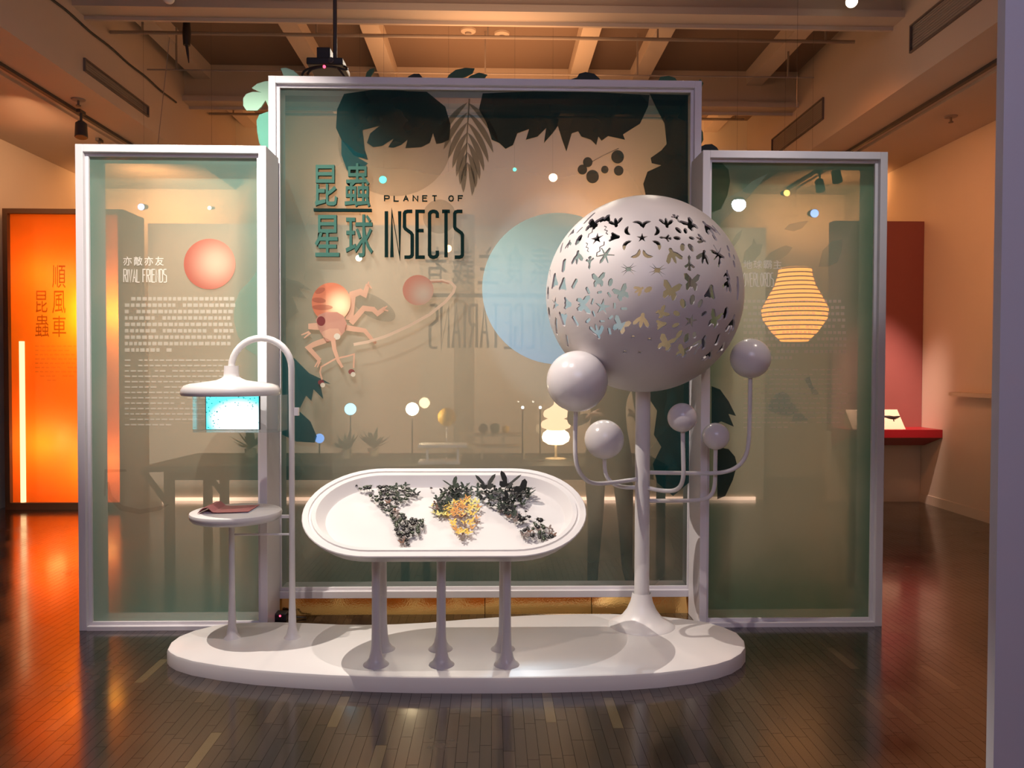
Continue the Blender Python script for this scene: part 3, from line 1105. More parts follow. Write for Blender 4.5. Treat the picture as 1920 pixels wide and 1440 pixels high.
P.dashes('printed_paragraph', 1394, 1584, 562, 668, 10, 5.5, 6.5, 2.6, M['text_white_faint'])
P.dashes('printed_paragraph', 1394, 1584, 692, 800, 13, 2.2, 9, 3.0, M['text_white_faint'], 0.08)

# ------------------------------------------------------------------ gold mirror plinth under the wide panel
zb = at(908, 1121, YC).z
gx0, gx1 = at(503, 690, YC).x, at(1313, 690, YC).x
g = thing('gold_plinth', ((gx0 + gx1) / 2, YC + 0.1, 0), 'low gold mirror plinth under the wide green panel', 'plinth')
for i in range(4):
    a = gx0 + (gx1 - gx0) * i / 4
    b = gx0 + (gx1 - gx0) * (i + 1) / 4 - 0.004
    MB().prism([(a, YC + 0.004, 0.0), (a, YC + 0.05, 0.0), (a, YC + 0.05, zb - 0.001), (a, YC + 0.021 + 0.002 * (i % 2), zb - 0.001)], (b - a, 0, 0)).build('mirror_sheet', M['gold'], g)
MB().box((gx0, YC + 0.052, 0), (gx1, YC + 0.2, zb - 0.001)).build('core', M['black'], g)
r = thing('power_adapter', atz(528, 1166, 0.0), 'small black power adapter with a red light beside the gold plinth', 'adapter')
p0 = at(522, 1160, 4.60)
MB().box((p0.x - 0.045, 4.565, 0), (p0.x + 0.055, 4.64, 0.045)).build('case', M['black'], r, bevel=0.006)
M['led_red'] = glow('red_indicator', (1, 0.06, 0.12, 1), 4.0)
MB().sphere((p0.x + 0.02, 4.563, 0.034), 0.006, 10, 6).build('indicator_light', M['led_red'], r)
MB().tube([(p0.x + 0.05, 4.60, 0.03), (p0.x + 0.075, 4.60, 0.036), (p0.x + 0.10, 4.61, 0.012), (p0.x + 0.16, 4.62, 0.006)], 0.004, 6).build('cord', M['black'], r)

# ------------------------------------------------------------------ white platform
PZ = 0.075
top_px = [(313, 1216), (320, 1203), (335, 1192), (360, 1182), (400, 1172), (450, 1166.5), (520, 1165), (580, 1167), (640, 1169.5), (690, 1170), (740, 1169), (800, 1166),
          (860, 1161), (930, 1156), (1000, 1152), (1080, 1150), (1150, 1150), (1229, 1153), (1283, 1159), (1329, 1166), (1359, 1175), (1382, 1185), (1396, 1200), (1398, 1213),
          (1390, 1224), (1372, 1235), (1344, 1244), (1298, 1253), (1237, 1260), (1170, 1264.5), (1100, 1267), (1020, 1269), (940, 1270), (860, 1270), (780, 1269.5), (700, 1267.5),
          (613, 1264), (547, 1260), (480, 1255), (413, 1247), (360, 1238), (330, 1229), (318, 1222)]
ol = [atz(a, b, PZ) for a, b in top_px]
plat = MB()
n = len(ol)
cen = sum(ol, Vector()) / n


def inset(k):
    out = []
    for i in range(n):
        t = (ol[(i + 1) % n] - ol[i - 1]).normalized()
        out.append(ol[i] + Vector((-t.y, t.x, 0)) * k)
    return out


sgn = 1 if (inset(0.01)[0] - cen).length < (ol[0] - cen).length else -1
rings = [[Vector((p.x, p.y, 0.0)) for p in ol], [Vector((p.x, p.y, PZ - 0.016)) for p in ol], [Vector((p.x, p.y, PZ - 0.005)) for p in inset(sgn * 0.004)],
         [Vector((p.x, p.y, PZ)) for p in inset(sgn * 0.015)]]
vs = [p for r_ in rings for p in r_]
fs = [(k * n + i, k * n + (i + 1) % n, (k + 1) * n + (i + 1) % n, (k + 1) * n + i) for k in range(3) for i in range(n)]
fs += [tuple(3 * n + j for j in t) for t in tessellate_polygon([rings[3]])] + [tuple(t) for t in tessellate_polygon([rings[0]])]
plat.add(vs, fs)
po = plat.build('platform', M['white'], smooth=40)
tag(po, 'low white rounded platform standing on the dark parquet floor', 'platform')

# ------------------------------------------------------------------ tilted world map tray on six legs
TC = Vector((at(835, 900, 3.8).x, 3.80, 0.807))
TH = math.radians(26)
U = Vector((1, 0, 0))
V = Vector((0, math.cos(TH), math.sin(TH)))
N = Vector((0, -math.sin(TH), math.cos(TH)))
TA, TR = 0.335, 0.36


def stad(d, h, n=24):
    r_ = TR - d
    out = []
    for i in range(n + 1):
        a = -PI / 2 + PI * i / n
        out.append(TC + U * (TA + r_ * math.cos(a)) + V * (r_ * math.sin(a)) + N * h)
    for i in range(n + 1):
        a = PI / 2 + PI * i / n
        out.append(TC + U * (-TA + r_ * math.cos(a)) + V * (r_ * math.sin(a)) + N * h)
    return out


def sweep(prof, cap0=False, cap1=False):
    mb = MB()
    rs = [stad(d, h) for d, h in prof]
    k = len(rs[0])
    vs = [p for r_ in rs for p in r_]
    fs = [(j * k + i, j * k + (i + 1) % k, (j + 1) * k + (i + 1) % k, (j + 1) * k + i) for j in range(len(rs) - 1) for i in range(k)]
    if cap0:
        fs.append(tuple(range(k)))
    if cap1:
        fs.append(tuple((len(rs) - 1) * k + i for i in range(k)))
    return mb.add(vs, fs)


FLOOR_H = -0.052
tray = thing('map_table', (TC.x, TC.y, PZ), 'white tilted oval tray table on six legs holding the insect map', 'table')
sweep([(0.20, -0.125), (0.14, -0.118), (0.085, -0.098), (0.045, -0.068), (0.018, -0.035), (0.004, -0.012), (0.0, -0.004), (0.003, 0.0), (0.030, 0.0), (0.033, -0.007),
       (0.043, -0.007), (0.046, 0.0), (0.066, -0.001)], cap0=True).build('bowl', M['white'], tray, smooth=35)
sweep([(0.066, -0.001), (0.070, -0.005), (0.100, FLOOR_H + 0.006), (0.108, FLOOR_H)], cap1=True).build('inner_well', M['white'], tray, smooth=30)
for px, py, top in ((705, 1246, 1), (828, 1246, 1), (950, 1246, 1), (718, 1217, 0), (826, 1217, 0), (943, 1217, 0)):
    b = atz(px, py, PZ)
    yrel = (b.y - TC.y)
    ztop = TC.z + yrel * math.tan(TH) - 0.125 / math.cos(TH) + 0.012
    H = ztop - PZ
    prof = [(0.062, 0.0), (0.060, 0.004), (0.046, 0.014), (0.034, 0.034), (0.026, 0.068), (0.0215, 0.12), (0.0200, 0.20), (0.0195, H * 0.7), (0.021, H)]
    MB().lathe((b.x, b.y, PZ), prof, 24).build('leg', M['white'], tray, smooth=40)

# ---- insects of the map: one object each, pinned a little above the tray
M['beetle'] = mat('beetle_black_shell', (0.016, 0.015, 0.014, 1), 0.3, var=0.4)
M['beetle_green'] = mat('beetle_green_black_shell', (0.030, 0.045, 0.022, 1), 0.3, var=0.4)
M['wing_black'] = mat('butterfly_black_wing', (0.010, 0.012, 0.012, 1), 0.8, var=0.3)
M['wing_green'] = mat('butterfly_dark_green_wing', (0.025, 0.040, 0.026, 1), 0.8, var=0.3)
M['wing_yellow'] = mat('butterfly_yellow_wing', (0.78, 0.52, 0.10, 1), 0.8, var=0.2)
M['wing_lemon'] = mat('butterfly_lemon_wing', (0.72, 0.66, 0.22, 1), 0.8, var=0.2)
M['wing_orange'] = mat('butterfly_orange_wing', (0.70, 0.34, 0.10, 1), 0.8, var=0.2)
M['wing_brown'] = mat('moth_brown_wing', (0.17, 0.085, 0.055, 1), 0.8, var=0.2)
M['wing_grey'] = mat('moth_grey_wing', (0.20, 0.155, 0.14, 1), 0.8, var=0.2)
PIN = 0.024


def beetle(L_, W_, H_, name, m):
    mb = MB()
    z = PIN
    mb.sphere((0, 0, z + H_ * 0.4), 1, 10, 6, (W_ / 2, L_ * 0.36, H_ * 0.5))
    mb.sphere((0, L_ * 0.38, z + H_ * 0.35), 1, 8, 5, (W_ * 0.34, L_ * 0.14, H_ * 0.38))
    for s_ in (-1, 1):
        for k in (-0.2, 0.08, 0.3):
            mb.bar((s_ * W_ * 0.3, L_ * k, z + H_ * 0.2), (s_ * W_ * 0.72, L_ * (k + (0.10 if k > 0.1 else -0.08)), z), 0.0010)
        mb.bar((s_ * W_ * 0.12, L_ * 0.5, z + H_ * 0.3), (s_ * W_ * 0.35, L_ * 0.64, z + H_ * 0.4), 0.0008)
    mb.bar((0, 0, 0), (0, 0, z), 0.0007)
    return mb.mesh(name, m, smooth=50)


def butterfly(sz, lift, name, m, body=True, low=0.8):
    mb = MB()
    z = PIN
    for s_ in (-1, 1):
        fw_ = [(0.03, 0.10), (0.30, 0.62), (0.62, 0.86), (0.92, 0.80), (0.86, 0.48), (0.55, 0.12), (0.04, -0.06)]
        hw = [(0.04, 0.0), (0.50, 0.06), (0.72, -0.22), (0.60, -0.58), (0.34, -0.66), (0.10, -0.34)]
        for out_, k in ((fw_, 1.0), (hw, low)):
            q = []
            for a, b in out_:
                x = a * sz * k
                q.append(Vector((s_ * x * math.cos(lift), b * sz * k, z + 0.002 + x * math.sin(lift))))
            mb.prism(q, (0, 0, 0.0008))
    if body:
        mb.tube([(0, -0.42 * sz, z), (0, -0.1 * sz, z + 0.001), (0, 0.15 * sz, z + 0.002), (0, 0.32 * sz, z + 0.001)], [0.02 * sz, 0.05 * sz, 0.07 * sz, 0.03 * sz], 6)
        for s_ in (-1, 1):
            mb.bar((0, 0.3 * sz, z + 0.001), (s_ * 0.22 * sz, 0.72 * sz, z + 0.004), 0.0010)
    mb.bar((0, 0, 0), (0, 0, z), 0.0007)
    return mb.mesh(name, m)


def stick(L_, name, m):
    mb = MB()
    z = PIN
    mb.tube([(0, -L_ / 2, z), (0, 0, z + 0.002), (0, L_ / 2, z)], [0.0015, 0.0035, 0.0025], 6)
    for s_ in (-1, 1):
        for k in (-0.2, 0.05, 0.25):
            mb.bar((0, L_ * k, z), (s_ * L_ * 0.32, L_ * (k + 0.16), z - 0.002), 0.0014)
    mb.bar((0, 0, 0), (0, 0, z), 0.0007)
    return mb.mesh(name, m)


KIND = {
    'oval': [beetle(0.034, 0.023, 0.014, 'oval_beetle', M['beetle']), beetle(0.029, 0.019, 0.012, 'oval_beetle', M['beetle_green'])],
    'long': [beetle(0.052, 0.019, 0.012, 'long_beetle', M['beetle_green']), beetle(0.046, 0.017, 0.011, 'long_beetle', M['beetle'])],
    'small': [beetle(0.016, 0.011, 0.007, 'small_beetle', M['beetle'])],
    'dark': [butterfly(0.027, 0.3, 'dark_butterfly', M['wing_black']), butterfly(0.022, 0.2, 'dark_butterfly', M['wing_green'])],
    'green': [butterfly(0.032, 0.6, 'green_butterfly', M['wing_green']), butterfly(0.026, 0.4, 'green_butterfly', M['wing_green'])],
    'yellow': [butterfly(0.022, 0.25, 'yellow_butterfly', M['wing_yellow']), butterfly(0.020, 0.45, 'yellow_butterfly', M['wing_orange'])],
    'lemon': [butterfly(0.021, 0.25, 'lemon_butterfly', M['wing_lemon']), butterfly(0.018, 0.3, 'lemon_butterfly', M['wing_lemon'])],
    'moth': [butterfly(0.021, 0.25, 'brown_moth', M['wing_brown']), butterfly(0.019, 0.35, 'brown_moth', M['wing_grey'])],
    'stick': [stick(0.05, 'stick_insect', M['beetle_green'])],
}
TROT = Matrix((U, V, N)).transposed().to_4x4()
FP = TC + N * FLOOR_H
CLUSTERS = [
    # (kinds, outline in the photograph, how many, category, label, group)
    (('oval', 'oval', 'small'), [(676, 914), (700, 914), (726, 908), (748, 912), (744, 936), (728, 946), (716, 950), (706, 940), (696, 930), (690, 922)], 32,
     'beetle', 'the upper left map cluster', 'beetles of the north american shape'),
    (('dark', 'long', 'oval'), [(726, 910), (762, 906), (774, 914), (786, 926), (772, 936), (752, 944), (740, 940), (730, 925)], 22,
     'insect', 'the cluster right of the top left one', 'insects of the north american east'),
    (('moth', 'small', 'oval'), [(712, 944), (730, 940), (738, 954), (748, 962), (744, 970), (734, 966), (724, 956)], 14,
     'insect', 'the narrow left neck', 'insects of the central american neck'),
    (('oval', 'long', 'oval'), [(736, 968), (752, 966), (776, 970), (796, 978), (790, 996), (774, 1004), (762, 1014), (752, 1012), (744, 996)], 32,
     'beetle', 'the lower left triangle', 'beetles of the south american shape'),
    (('small', 'moth'), [(750, 1002), (766, 1006), (768, 1018), (762, 1028), (754, 1026)], 10,
     'insect', 'the left triangle tip', 'insects of the south american tip'),
    (('green', 'long', 'dark'), [(814, 936), (836, 914), (862, 908), (884, 916), (880, 934), (858, 938), (838, 944), (822, 948)], 32,
     'insect', 'the green centre cluster', 'insects of the european shape'),
    (('yellow', 'lemon', 'yellow'), [(826, 948), (850, 940), (876, 932), (896, 936), (900, 950), (890, 966), (868, 968), (846, 966), (828, 960)], 40,
     'butterfly', 'the bright yellow patch', 'butterflies of the african shape'),
    (('lemon', 'green', 'moth'), [(808, 944), (824, 942), (836, 956), (834, 966), (816, 964), (808, 956)], 12,
     'butterfly', 'the left edge of the yellow patch', 'insects of the west african edge'),
    (('moth', 'yellow', 'moth'), [(848, 968), (880, 966), (896, 970), (892, 986), (880, 1000), (866, 1008), (854, 1000), (850, 984)], 24,
     'moth', 'the brown patch under the yellow', 'moths of the south african shape'),
    (('dark', 'dark', 'green', 'oval'), [(888, 914), (914, 908), (950, 906), (986, 914), (998, 922), (990, 938), (976, 946), (962, 952), (946, 956), (926, 952), (908, 938), (892, 928)], 46,
     'butterfly', 'the large dark cluster', 'butterflies of the asian shape'),
    (('moth', 'dark', 'small'), [(930, 950), (962, 948), (972, 962), (980, 972), (972, 980), (958, 972), (944, 962)], 18,
     'insect', 'the trail below the dark cluster', 'insects of the southeast asian trail'),
    (('oval', 'long', 'moth'), [(976, 996), (988, 990), (1004, 984), (1020, 984), (1034, 992), (1042, 1004), (1026, 1010), (1008, 1008), (990, 1006), (978, 1004)], 26,
     'beetle', 'the lower right cluster', 'beetles of the australian shape'),
]


def inside(p, poly):
    c = False
    j = len(poly) - 1
    for i in range(len(poly)):
        a, b = poly[i], poly[j]
        if (a[1] > p[1]) != (b[1] > p[1]) and p[0] < (b[0] - a[0]) * (p[1] - a[1]) / (b[1] - a[1]) + a[0]:
            c = not c
        j = i
    return c


def place(me, name, px, py, ang, label, cat, group, k=1.0, h=0.0):
    p = atp(px, py + 9, FP, N) + N * h
    o = bpy.data.objects.new(name, me)
    o.matrix_world = Matrix.Translation(p) @ TROT @ Matrix.Rotation(ang, 4, 'Z') @ Matrix.Scale(k, 4)
    COL.objects.link(o)
    return tag(o, label, cat, group)


WORDS = {'oval_beetle': 'oval beetle', 'long_beetle': 'long beetle', 'small_beetle': 'tiny beetle', 'dark_butterfly': 'black butterfly', 'green_butterfly': 'dark green butterfly',
         'yellow_butterfly': 'orange yellow butterfly', 'lemon_butterfly': 'pale lemon butterfly', 'brown_moth': 'little brown moth'}
ORD = ['leftmost', 'second from left', 'third from left', 'fourth from left', 'fifth from left', 'sixth from left', 'seventh from left', 'eighth from left', 'ninth from left', 'tenth from left',
       'eleventh from left', 'twelfth from left', 'thirteenth from left', 'fourteenth from left', 'fifteenth from left', 'sixteenth from left']
for kinds, poly, cnt, cat, label, group in CLUSTERS:
    xs = [p[0] for p in poly]
    ys = [p[1] for p in poly]
    pts = []
    tries = 0
    best = 8.8
    while len(pts) < cnt and tries < 6000:
        tries += 1
        q = (random.uniform(min(xs), max(xs)), random.uniform(min(ys), max(ys)))
        dmin = best * (0.995 ** (tries / 8))
        if inside(q, poly) and all(((q[0] - a) ** 2 + ((q[1] - b) * 2.0) ** 2) > dmin ** 2 for a, b in pts):
            pts.append(q)
    made = []
    for q in pts:
        kd = random.choice(kinds)
        me = random.choice(KIND[kd])
        nm = me.name.split('.')[0]
        o = place(me, nm, q[0], q[1], random.uniform(-0.9, 0.9) + (PI / 2.5 if kd in ('long', 'oval') and q[0] < 780 and q[1] < 950 else 0), None, None, group, random.uniform(0.8, 1.1))
        row = min(2, int(3 * (q[1] - min(ys)) / (max(ys) - min(ys) + 0.01)))
        made.append((nm, row, q[0], o))
    for nm in WORDS:
        for row in range(3):
            line = sorted([m_ for m_ in made if m_[0] == nm and m_[1] == row], key=lambda m_: m_[2])
            for i, m_ in enumerate(line):
                tag(m_[3], '%s, %s row of %s, %s' % (WORDS[nm], ('top', 'middle', 'bottom')[row], label, ORD[i] if len(line) > 1 else 'only one'), WORDS[nm].split()[-1])
# the biggest ones
for px, py, an, k, lb in ((912, 918, 0.1, 2.0, 'largest left black butterfly with raised wings in the upper right cluster'),
                          (951, 916, -0.35, 2.1, 'largest black butterfly with one wing standing highest in the upper right cluster'),
                          (978, 926, -1.0, 1.8, 'large black butterfly at the right end of the dark cluster'),
                          (952, 938, -0.5, 1.4, 'mid sized black butterfly low in the dark cluster'),
                          (850, 914, 0.5, 1.5, 'large narrow winged dark green butterfly at the top of the middle cluster')):
    root = thing('large_butterfly', (0, 0, 0), lb, 'butterfly')
    p = atp(px, py + 10, FP, N)
    root.matrix_world = Matrix.Translation(p) @ TROT @ Matrix.Rotation(an, 4, 'Z') @ Matrix.Scale(k, 4)
    sz = 0.036
    lift = 0.65
    mw = M['wing_green'] if px < 880 else M['wing_black']
    for s_ in (-1, 1):
        for out_, kk in (([(0.03, 0.10), (0.30, 0.62), (0.62, 0.86), (0.92, 0.80), (0.86, 0.48), (0.55, 0.12), (0.04, -0.06)], 1.0),
                         ([(0.04, 0.0), (0.50, 0.06), (0.72, -0.22), (0.60, -0.58), (0.34, -0.66), (0.10, -0.34)], 0.85)):
            q = [Vector((s_ * a * sz * kk * math.cos(lift), b * sz * kk, PIN + a * sz * kk * math.sin(lift))) for a, b in out_]
            o = bpy.data.objects.new('wing', MB().prism(q, (0, 0, 0.0008)).mesh('wing', mw))
            COL.objects.link(o)
            o.parent = root
    mb = MB().tube([(0, -0.42 * sz, PIN), (0, -0.1 * sz, PIN), (0, 0.15 * sz, PIN + 0.002), (0, 0.32 * sz, PIN)], [0.001, 0.0018, 0.0025, 0.001], 6)
    for s_ in (-1, 1):
        mb.bar((0, 0.3 * sz, PIN), (s_ * 0.2 * sz, 0.7 * sz, PIN + 0.003), 0.0008)
    mb.bar((0, 0, 0), (0, 0, PIN), 0.0012)
    o = bpy.data.objects.new('body', mb.mesh('body', M['beetle']))
    COL.objects.link(o)
    o.parent = root
for px, py, an, k, nm, lb, cat in ((669, 909, 0.3, 1, 'small', 'tiny beetle alone at the far left end of the map', 'beetle'),
                                   (688, 913, -1.2, 1.1, 'long', 'long greenish beetle lying slanted at the far left of the map', 'beetle'),
                                   (712, 909, 1.3, 0.7, 'stick', 'thin stick insect at the top of the left cluster', 'insect'),
                                   (740, 949, 1.3, 0.9, 'long', 'long beetle at the start of the narrow neck', 'beetle'),
                                   (754, 963, 1.4, 0.9, 'long', 'long beetle lying crosswise above the lower left triangle', 'beetle'),
                                   (992, 913, 1.2, 0.9, 'stick', 'thin long legged insect at the upper right end of the map', 'insect'),
                                   (809, 914, 0.4, 1, 'small', 'tiny beetle alone left of the middle cluster', 'beetle'),
                                   (877, 907, 0.4, 1, 'small', 'tiny beetle alone above the gap right of the middle cluster', 'beetle'),
                                   (986, 958, 0.4, 1, 'small', 'tiny beetle alone below the right end of the dark cluster', 'beetle'),
                                   (992, 967, 0.9, 0.8, 'oval', 'single beetle between the dark cluster and the lower right one', 'beetle'),
                                   (980, 974, 0.9, 1.2, 'oval', 'larger beetle just above the lower right cluster', 'beetle'),
                                   (1013, 978, 0.9, 1.3, 'oval', 'larger beetle at the top of the lower right cluster', 'beetle'),
                                   (1041, 1001, 0.5, 0.6, 'stick', 'thin reddish stick insect at the lower right end', 'insect')):
    me = KIND[nm][0]
    place(me, me.name.split('.')[0], px, py, an, lb, cat, 'single insects of the map', k)

# ------------------------------------------------------------------ lamp with side table
YL = 4.08
lb_ = atz(549, 1194, PZ)
lt_ = atz(437, 1194, PZ)
sx = at(434, 715, YL).x
stand = thing('arched_display_lamp', (lb_.x, lb_.y, PZ), 'white arched lamp stand with wide shade and a small round table', 'lamp stand')


def pz(py):
    return at(500, py, YL).z


xa, xb = lb_.x, sx
zc_ = pz(690)
arc = [(xa, YL, PZ), (xa, YL, PZ + 0.02), (xa, YL, PZ + 0.06), (xa, YL, PZ + 0.2), (xa, YL, pz(1002))]
rad = [0.045, 0.030, 0.021, 0.0165, 0.0150]
for k in range(4):
    arc.append((xa, YL, pz(1002) + (zc_ - pz(1002)) * (k + 1) / 4))
    rad.append(0.0150 if k < 3 else 0.0165)
R_ = (xa - xb) / 2
for k in range(1, 17):
    t = PI * k / 16
    arc.append(((xa + xb) / 2 + R_ * math.cos(t), YL, zc_ + R_ * math.sin(t)))
    rad.append(0.0175)
MB().tube(arc, rad, 18).build('arched_post', M['white'], stand, smooth=50)
z_ = lambda py: pz(py)
pr_ = [(0.0, z_(686)), (0.036, z_(686)), (0.038, z_(700)), (0.040, z_(706)), (0.050, z_(709)), (0.075, z_(713)), (0.14, z_(716.5)), (0.205, z_(719.5)), (0.232, z_(723)), (0.246, z_(730)),
       (0.249, z_(737)), (0.244, z_(741)), (0.225, z_(739)), (0.0, z_(738))]
MB().lathe((sx, YL, 0), pr_, 48).build('lamp_shade', M['white'], stand, smooth=45)
# clear box hanging below with the lit screen inside
bx0, bx1 = at(361, 775, YL - 0.10).x, at(521, 775, YL - 0.10).x
bz0, bz1 = at(440, 811, YL - 0.10).z, z_(740) - 0.002
by0, by1 = YL - 0.10, YL + 0.10
th = 0.004
case = thing('acrylic_case', ((bx0 + bx1) / 2, YL, bz0), 'clear acrylic box with a glowing tablet hanging under the lamp shade', 'case')
for nm, a, b in (('front_pane', (bx0, by0, bz0), (bx1, by0 + th, bz1)), ('back_pane', (bx0, by1 - th, bz0), (bx1, by1, bz1)),
                 ('side_pane', (bx0, by0 + th, bz0), (bx0 + th, by1 - th, bz1)), ('side_pane', (bx1 - th, by0 + th, bz0), (bx1, by1 - th, bz1)),
                 ('bottom_pane', (bx0 + th, by0 + th, bz0), (bx1 - th, by1 - th, bz0 + th))):
    MB().box(a, b).build(nm, M['acrylic'], case)
s0, s1 = at(387, 805, YL + 0.02), at(485, 741, YL + 0.02)
MB().box((s0.x - 0.006, YL + 0.021, bz0 + th), (s1.x + 0.006, YL + 0.034, s1.z)).build('tablet', M['black'], case, bevel=0.003)


def screen_mat():
    m, nt, out = nodes('lit_cyan_screen')
    L = nt.links.new
    tc = nt.nodes.new('ShaderNodeTexCoord')
    vd = nt.nodes.new('ShaderNodeVectorMath')
    vd.operation = 'DISTANCE'
    vd.inputs[1].default_value = (0.62, 0.0, 0.30)
    L(tc.outputs['Generated'], vd.inputs[0])
    cr = nt.nodes.new('ShaderNodeValToRGB')
    e = cr.color_ramp.elements
    e[0].position = 0.36
    e[0].color = (0.95, 1, 1, 1)
    e[1].position = 0.62
    e[1].color = (0.10, 0.74, 0.80, 1)
    L(vd.outputs['Value'], cr.inputs[0])
    vo = nt.nodes.new('ShaderNodeTexVoronoi')
    vo.inputs['Scale'].default_value = 16
    L(tc.outputs['Generated'], vo.inputs['Vector'])
    lt = nt.nodes.new('ShaderNodeMath')
    lt.operation = 'LESS_THAN'
    lt.inputs[1].default_value = 0.24
    L(vo.outputs['Distance'], lt.inputs[0])
    gt = nt.nodes.new('ShaderNodeMath')
    gt.operation = 'GREATER_THAN'
    gt.inputs[1].default_value = 0.38
    L(vd.outputs['Value'], gt.inputs[0])
    mu = nt.nodes.new('ShaderNodeMath')
    mu.operation = 'MULTIPLY'
    L(lt.outputs[0], mu.inputs[0])
    L(gt.outputs[0], mu.inputs[1])
    mx = nt.nodes.new('ShaderNodeMix')
    mx.data_type = 'RGBA'
    L(mu.outputs[0], mx.inputs[0])
    L(cr.outputs[0], mx.inputs[6])
    mx.inputs[7].default_value = (0.0, 0.12, 0.12, 1)
    em = nt.nodes.new('ShaderNodeEmission')
    em.inputs[1].default_value = 2.2
    L(mx.outputs[2], em.inputs[0])
    L(em.outputs[0], out.inputs[0])
    return m


M['screen'] = screen_mat()
MB().box((s0.x, YL + 0.0185, s0.z), (s1.x, YL + 0.0205, s1.z)).build('screen', M['screen'], case)
MB().box((at(548, 768, YL).x + 0.012, YL - 0.012, z_(779)), (at(556, 768, YL).x + 0.012, YL + 0.012, z_(764))).build('clip', M['frame'], stand)
# round table top and its leg
tx = at(443, 955, YL).x
zt = z_(957)
rt = 0.232
MB().lathe((tx, YL, zt), [(0.0, -0.050), (0.19, -0.050), (0.218, -0.044), (0.230, -0.030), (rt, -0.012), (0.229, -0.003), (0.222, 0.0), (0.0, 0.0)], 56).build('table_top', M['white'], stand, smooth=45)
H = zt - 0.048 - PZ
MB().lathe((lt_.x, YL, PZ), [(0.045, 0), (0.030, 0.02), (0.021, 0.06), (0.0165, 0.2), (0.015, H * 0.7), (0.015, H)], 20).build('table_leg', M['white'], stand, smooth=50)
MB().tube([(lt_.x, YL, z_(1002)), (xa, YL, z_(1002))], 0.006, 10).build('cross_bar', M['white'], stand, smooth=50)
MB().box((tx + 0.16, YL + 0.02, zt - 0.045), (xa, YL + 0.04, zt - 0.03)).build('bracket', M['white'], stand)

# booklet lying open on the round table
M['cover'] = mat('salmon_pink_cover', (0.56, 0.20, 0.20, 1), 0.5)
M['page'] = mat('pale_blue_grey_page', (0.58, 0.62, 0.70, 1), 0.6)
bk = thing('booklet', (tx, YL, zt), 'pink booklet with a lifted cover lying on the small round table', 'booklet')
x0 = at(384, 950, YL).x
mb = MB()
cv = []
for i in range(11):
    t = i / 10
    cv.append((x0 + 0.25 * t, 0.030 * math.sin(PI * min(1, t * 3.2)) * (t < 0.32) + 0.005 + 0.004 * t))
vs = []
for yy in (YL - 0.105, YL + 0.09):
    for x, h in cv:
        vs.append((x, yy + (x - x0) * 0.12, zt + h))
for yy in (YL - 0.105, YL + 0.09):
    for x, h in cv:
        vs.append((x, yy + (x - x0) * 0.12, zt + h - 0.0015))
k = len(cv)
fs = []
for i in range(k - 1):
    fs += [(i, i + 1, k + i + 1, k + i), (2 * k + i, 3 * k + i, 3 * k + i + 1, 2 * k + i + 1), (i, 2 * k + i, 2 * k + i + 1, i + 1), (k + i, k + i + 1, 3 * k + i + 1, 3 * k + i)]
fs += [(0, k, 3 * k, 2 * k), (k - 1, 3 * k - 1, 4 * k - 1, 2 * k - 1)]
mb.add(vs, fs).build('cover', M['cover'], bk)
MB().box((x0 + 0.015, YL - 0.07, zt), (x0 + 0.255, YL + 0.11, zt + 0.003)).build('pages', M['page'], bk)

# ------------------------------------------------------------------ tree with the perforated globe
YT = 4.25
tb = Vector((at(1203, 1150, YT).x, YT, PZ))
GC = Vector((at(1206, 553, YT).x, YT, at(1206, 553, YT).z))
GR = 183.5 / F * YT * 0.995
tree = thing('globe_tree', tb, 'white pole tree carrying a big perforated globe and five small balls', 'sculpture')
zs = lambda py: at(1200, py, YT).z
MB().lathe(tb, [(0.183, 0), (0.181, 0.004), (0.150, 0.018), (0.112, 0.045), (0.082, 0.085), (0.062, 0.13), (0.051, 0.18), (0.0455, zs(1119) - PZ)], 48).build('flared_base', M['white'], tree, smooth=50)
MB().tube([(tb.x, YT, zs(1118) ), (tb.x, YT, GC.z - GR + 0.03)], 0.0410, 28).build('pole', M['white'], tree, smooth=50)
MB().tube([(tb.x, YT, zs(1120)), (tb.x, YT, zs(1117.5))], 0.0425, 28).build('seam_ring', M['frame'], tree, smooth=50)
BALLS = [
    # ball px, radius px, depth, arm bend points (px, py) from the pole outwards
    (1082, 715, 57.5, 3.98, [(1200, 897), (1150, 905), (1110, 908), (1090, 893), (1079, 868), (1078, 820), (1080, 760)]),
    (1133, 824, 37, 4.30, [(1200, 914), (1165, 914), (1145, 905), (1134, 888), (1133, 850)]),
    (1279, 783, 27.5, 4.02, [(1204, 911), (1225, 918), (1260, 922), (1276, 914), (1282, 895), (1281, 860), (1280, 800)]),
    (1342, 818, 25.5, 4.27, [(1205, 939), (1260, 939), (1318, 938), (1334, 930), (1341, 910), (1341, 870), (1342, 835)]),
    (1407, 672, 37.5, 4.22, [(1205, 886), (1290, 887), (1350, 888), (1382, 878), (1400, 855), (1405, 820), (1406, 760), (1407, 690)]),
]


def smooth_path(pts, k=3):
    for _ in range(k):
        q = [pts[0]]
        for a, b in zip(pts, pts[1:]):
            q += [a * 0.75 + b * 0.25, a * 0.25 + b * 0.75]
        q.append(pts[-1])
        pts = q
    return pts


for bx, by, br, Yb, arm in BALLS:
    c = at(bx, by, Yb)
    rr = br / F * Yb
    pts = []
    m_ = len(arm)
    for i, (ax, ay) in enumerate(arm):
        t = min(1, i / (m_ - 3.0))
        yy = YT + (Yb - YT) * t
        pts.append(at(ax, ay, yy))
    pts[0] = Vector((tb.x, YT, pts[0].z))
    a_o = MB().tube(smooth_path(pts), 0.0115, 12).build('arm', M['white'], tree, smooth=50)
    MB().sphere(c, rr, 40, 24).build('ball', M['ball'], tree, smooth=80)


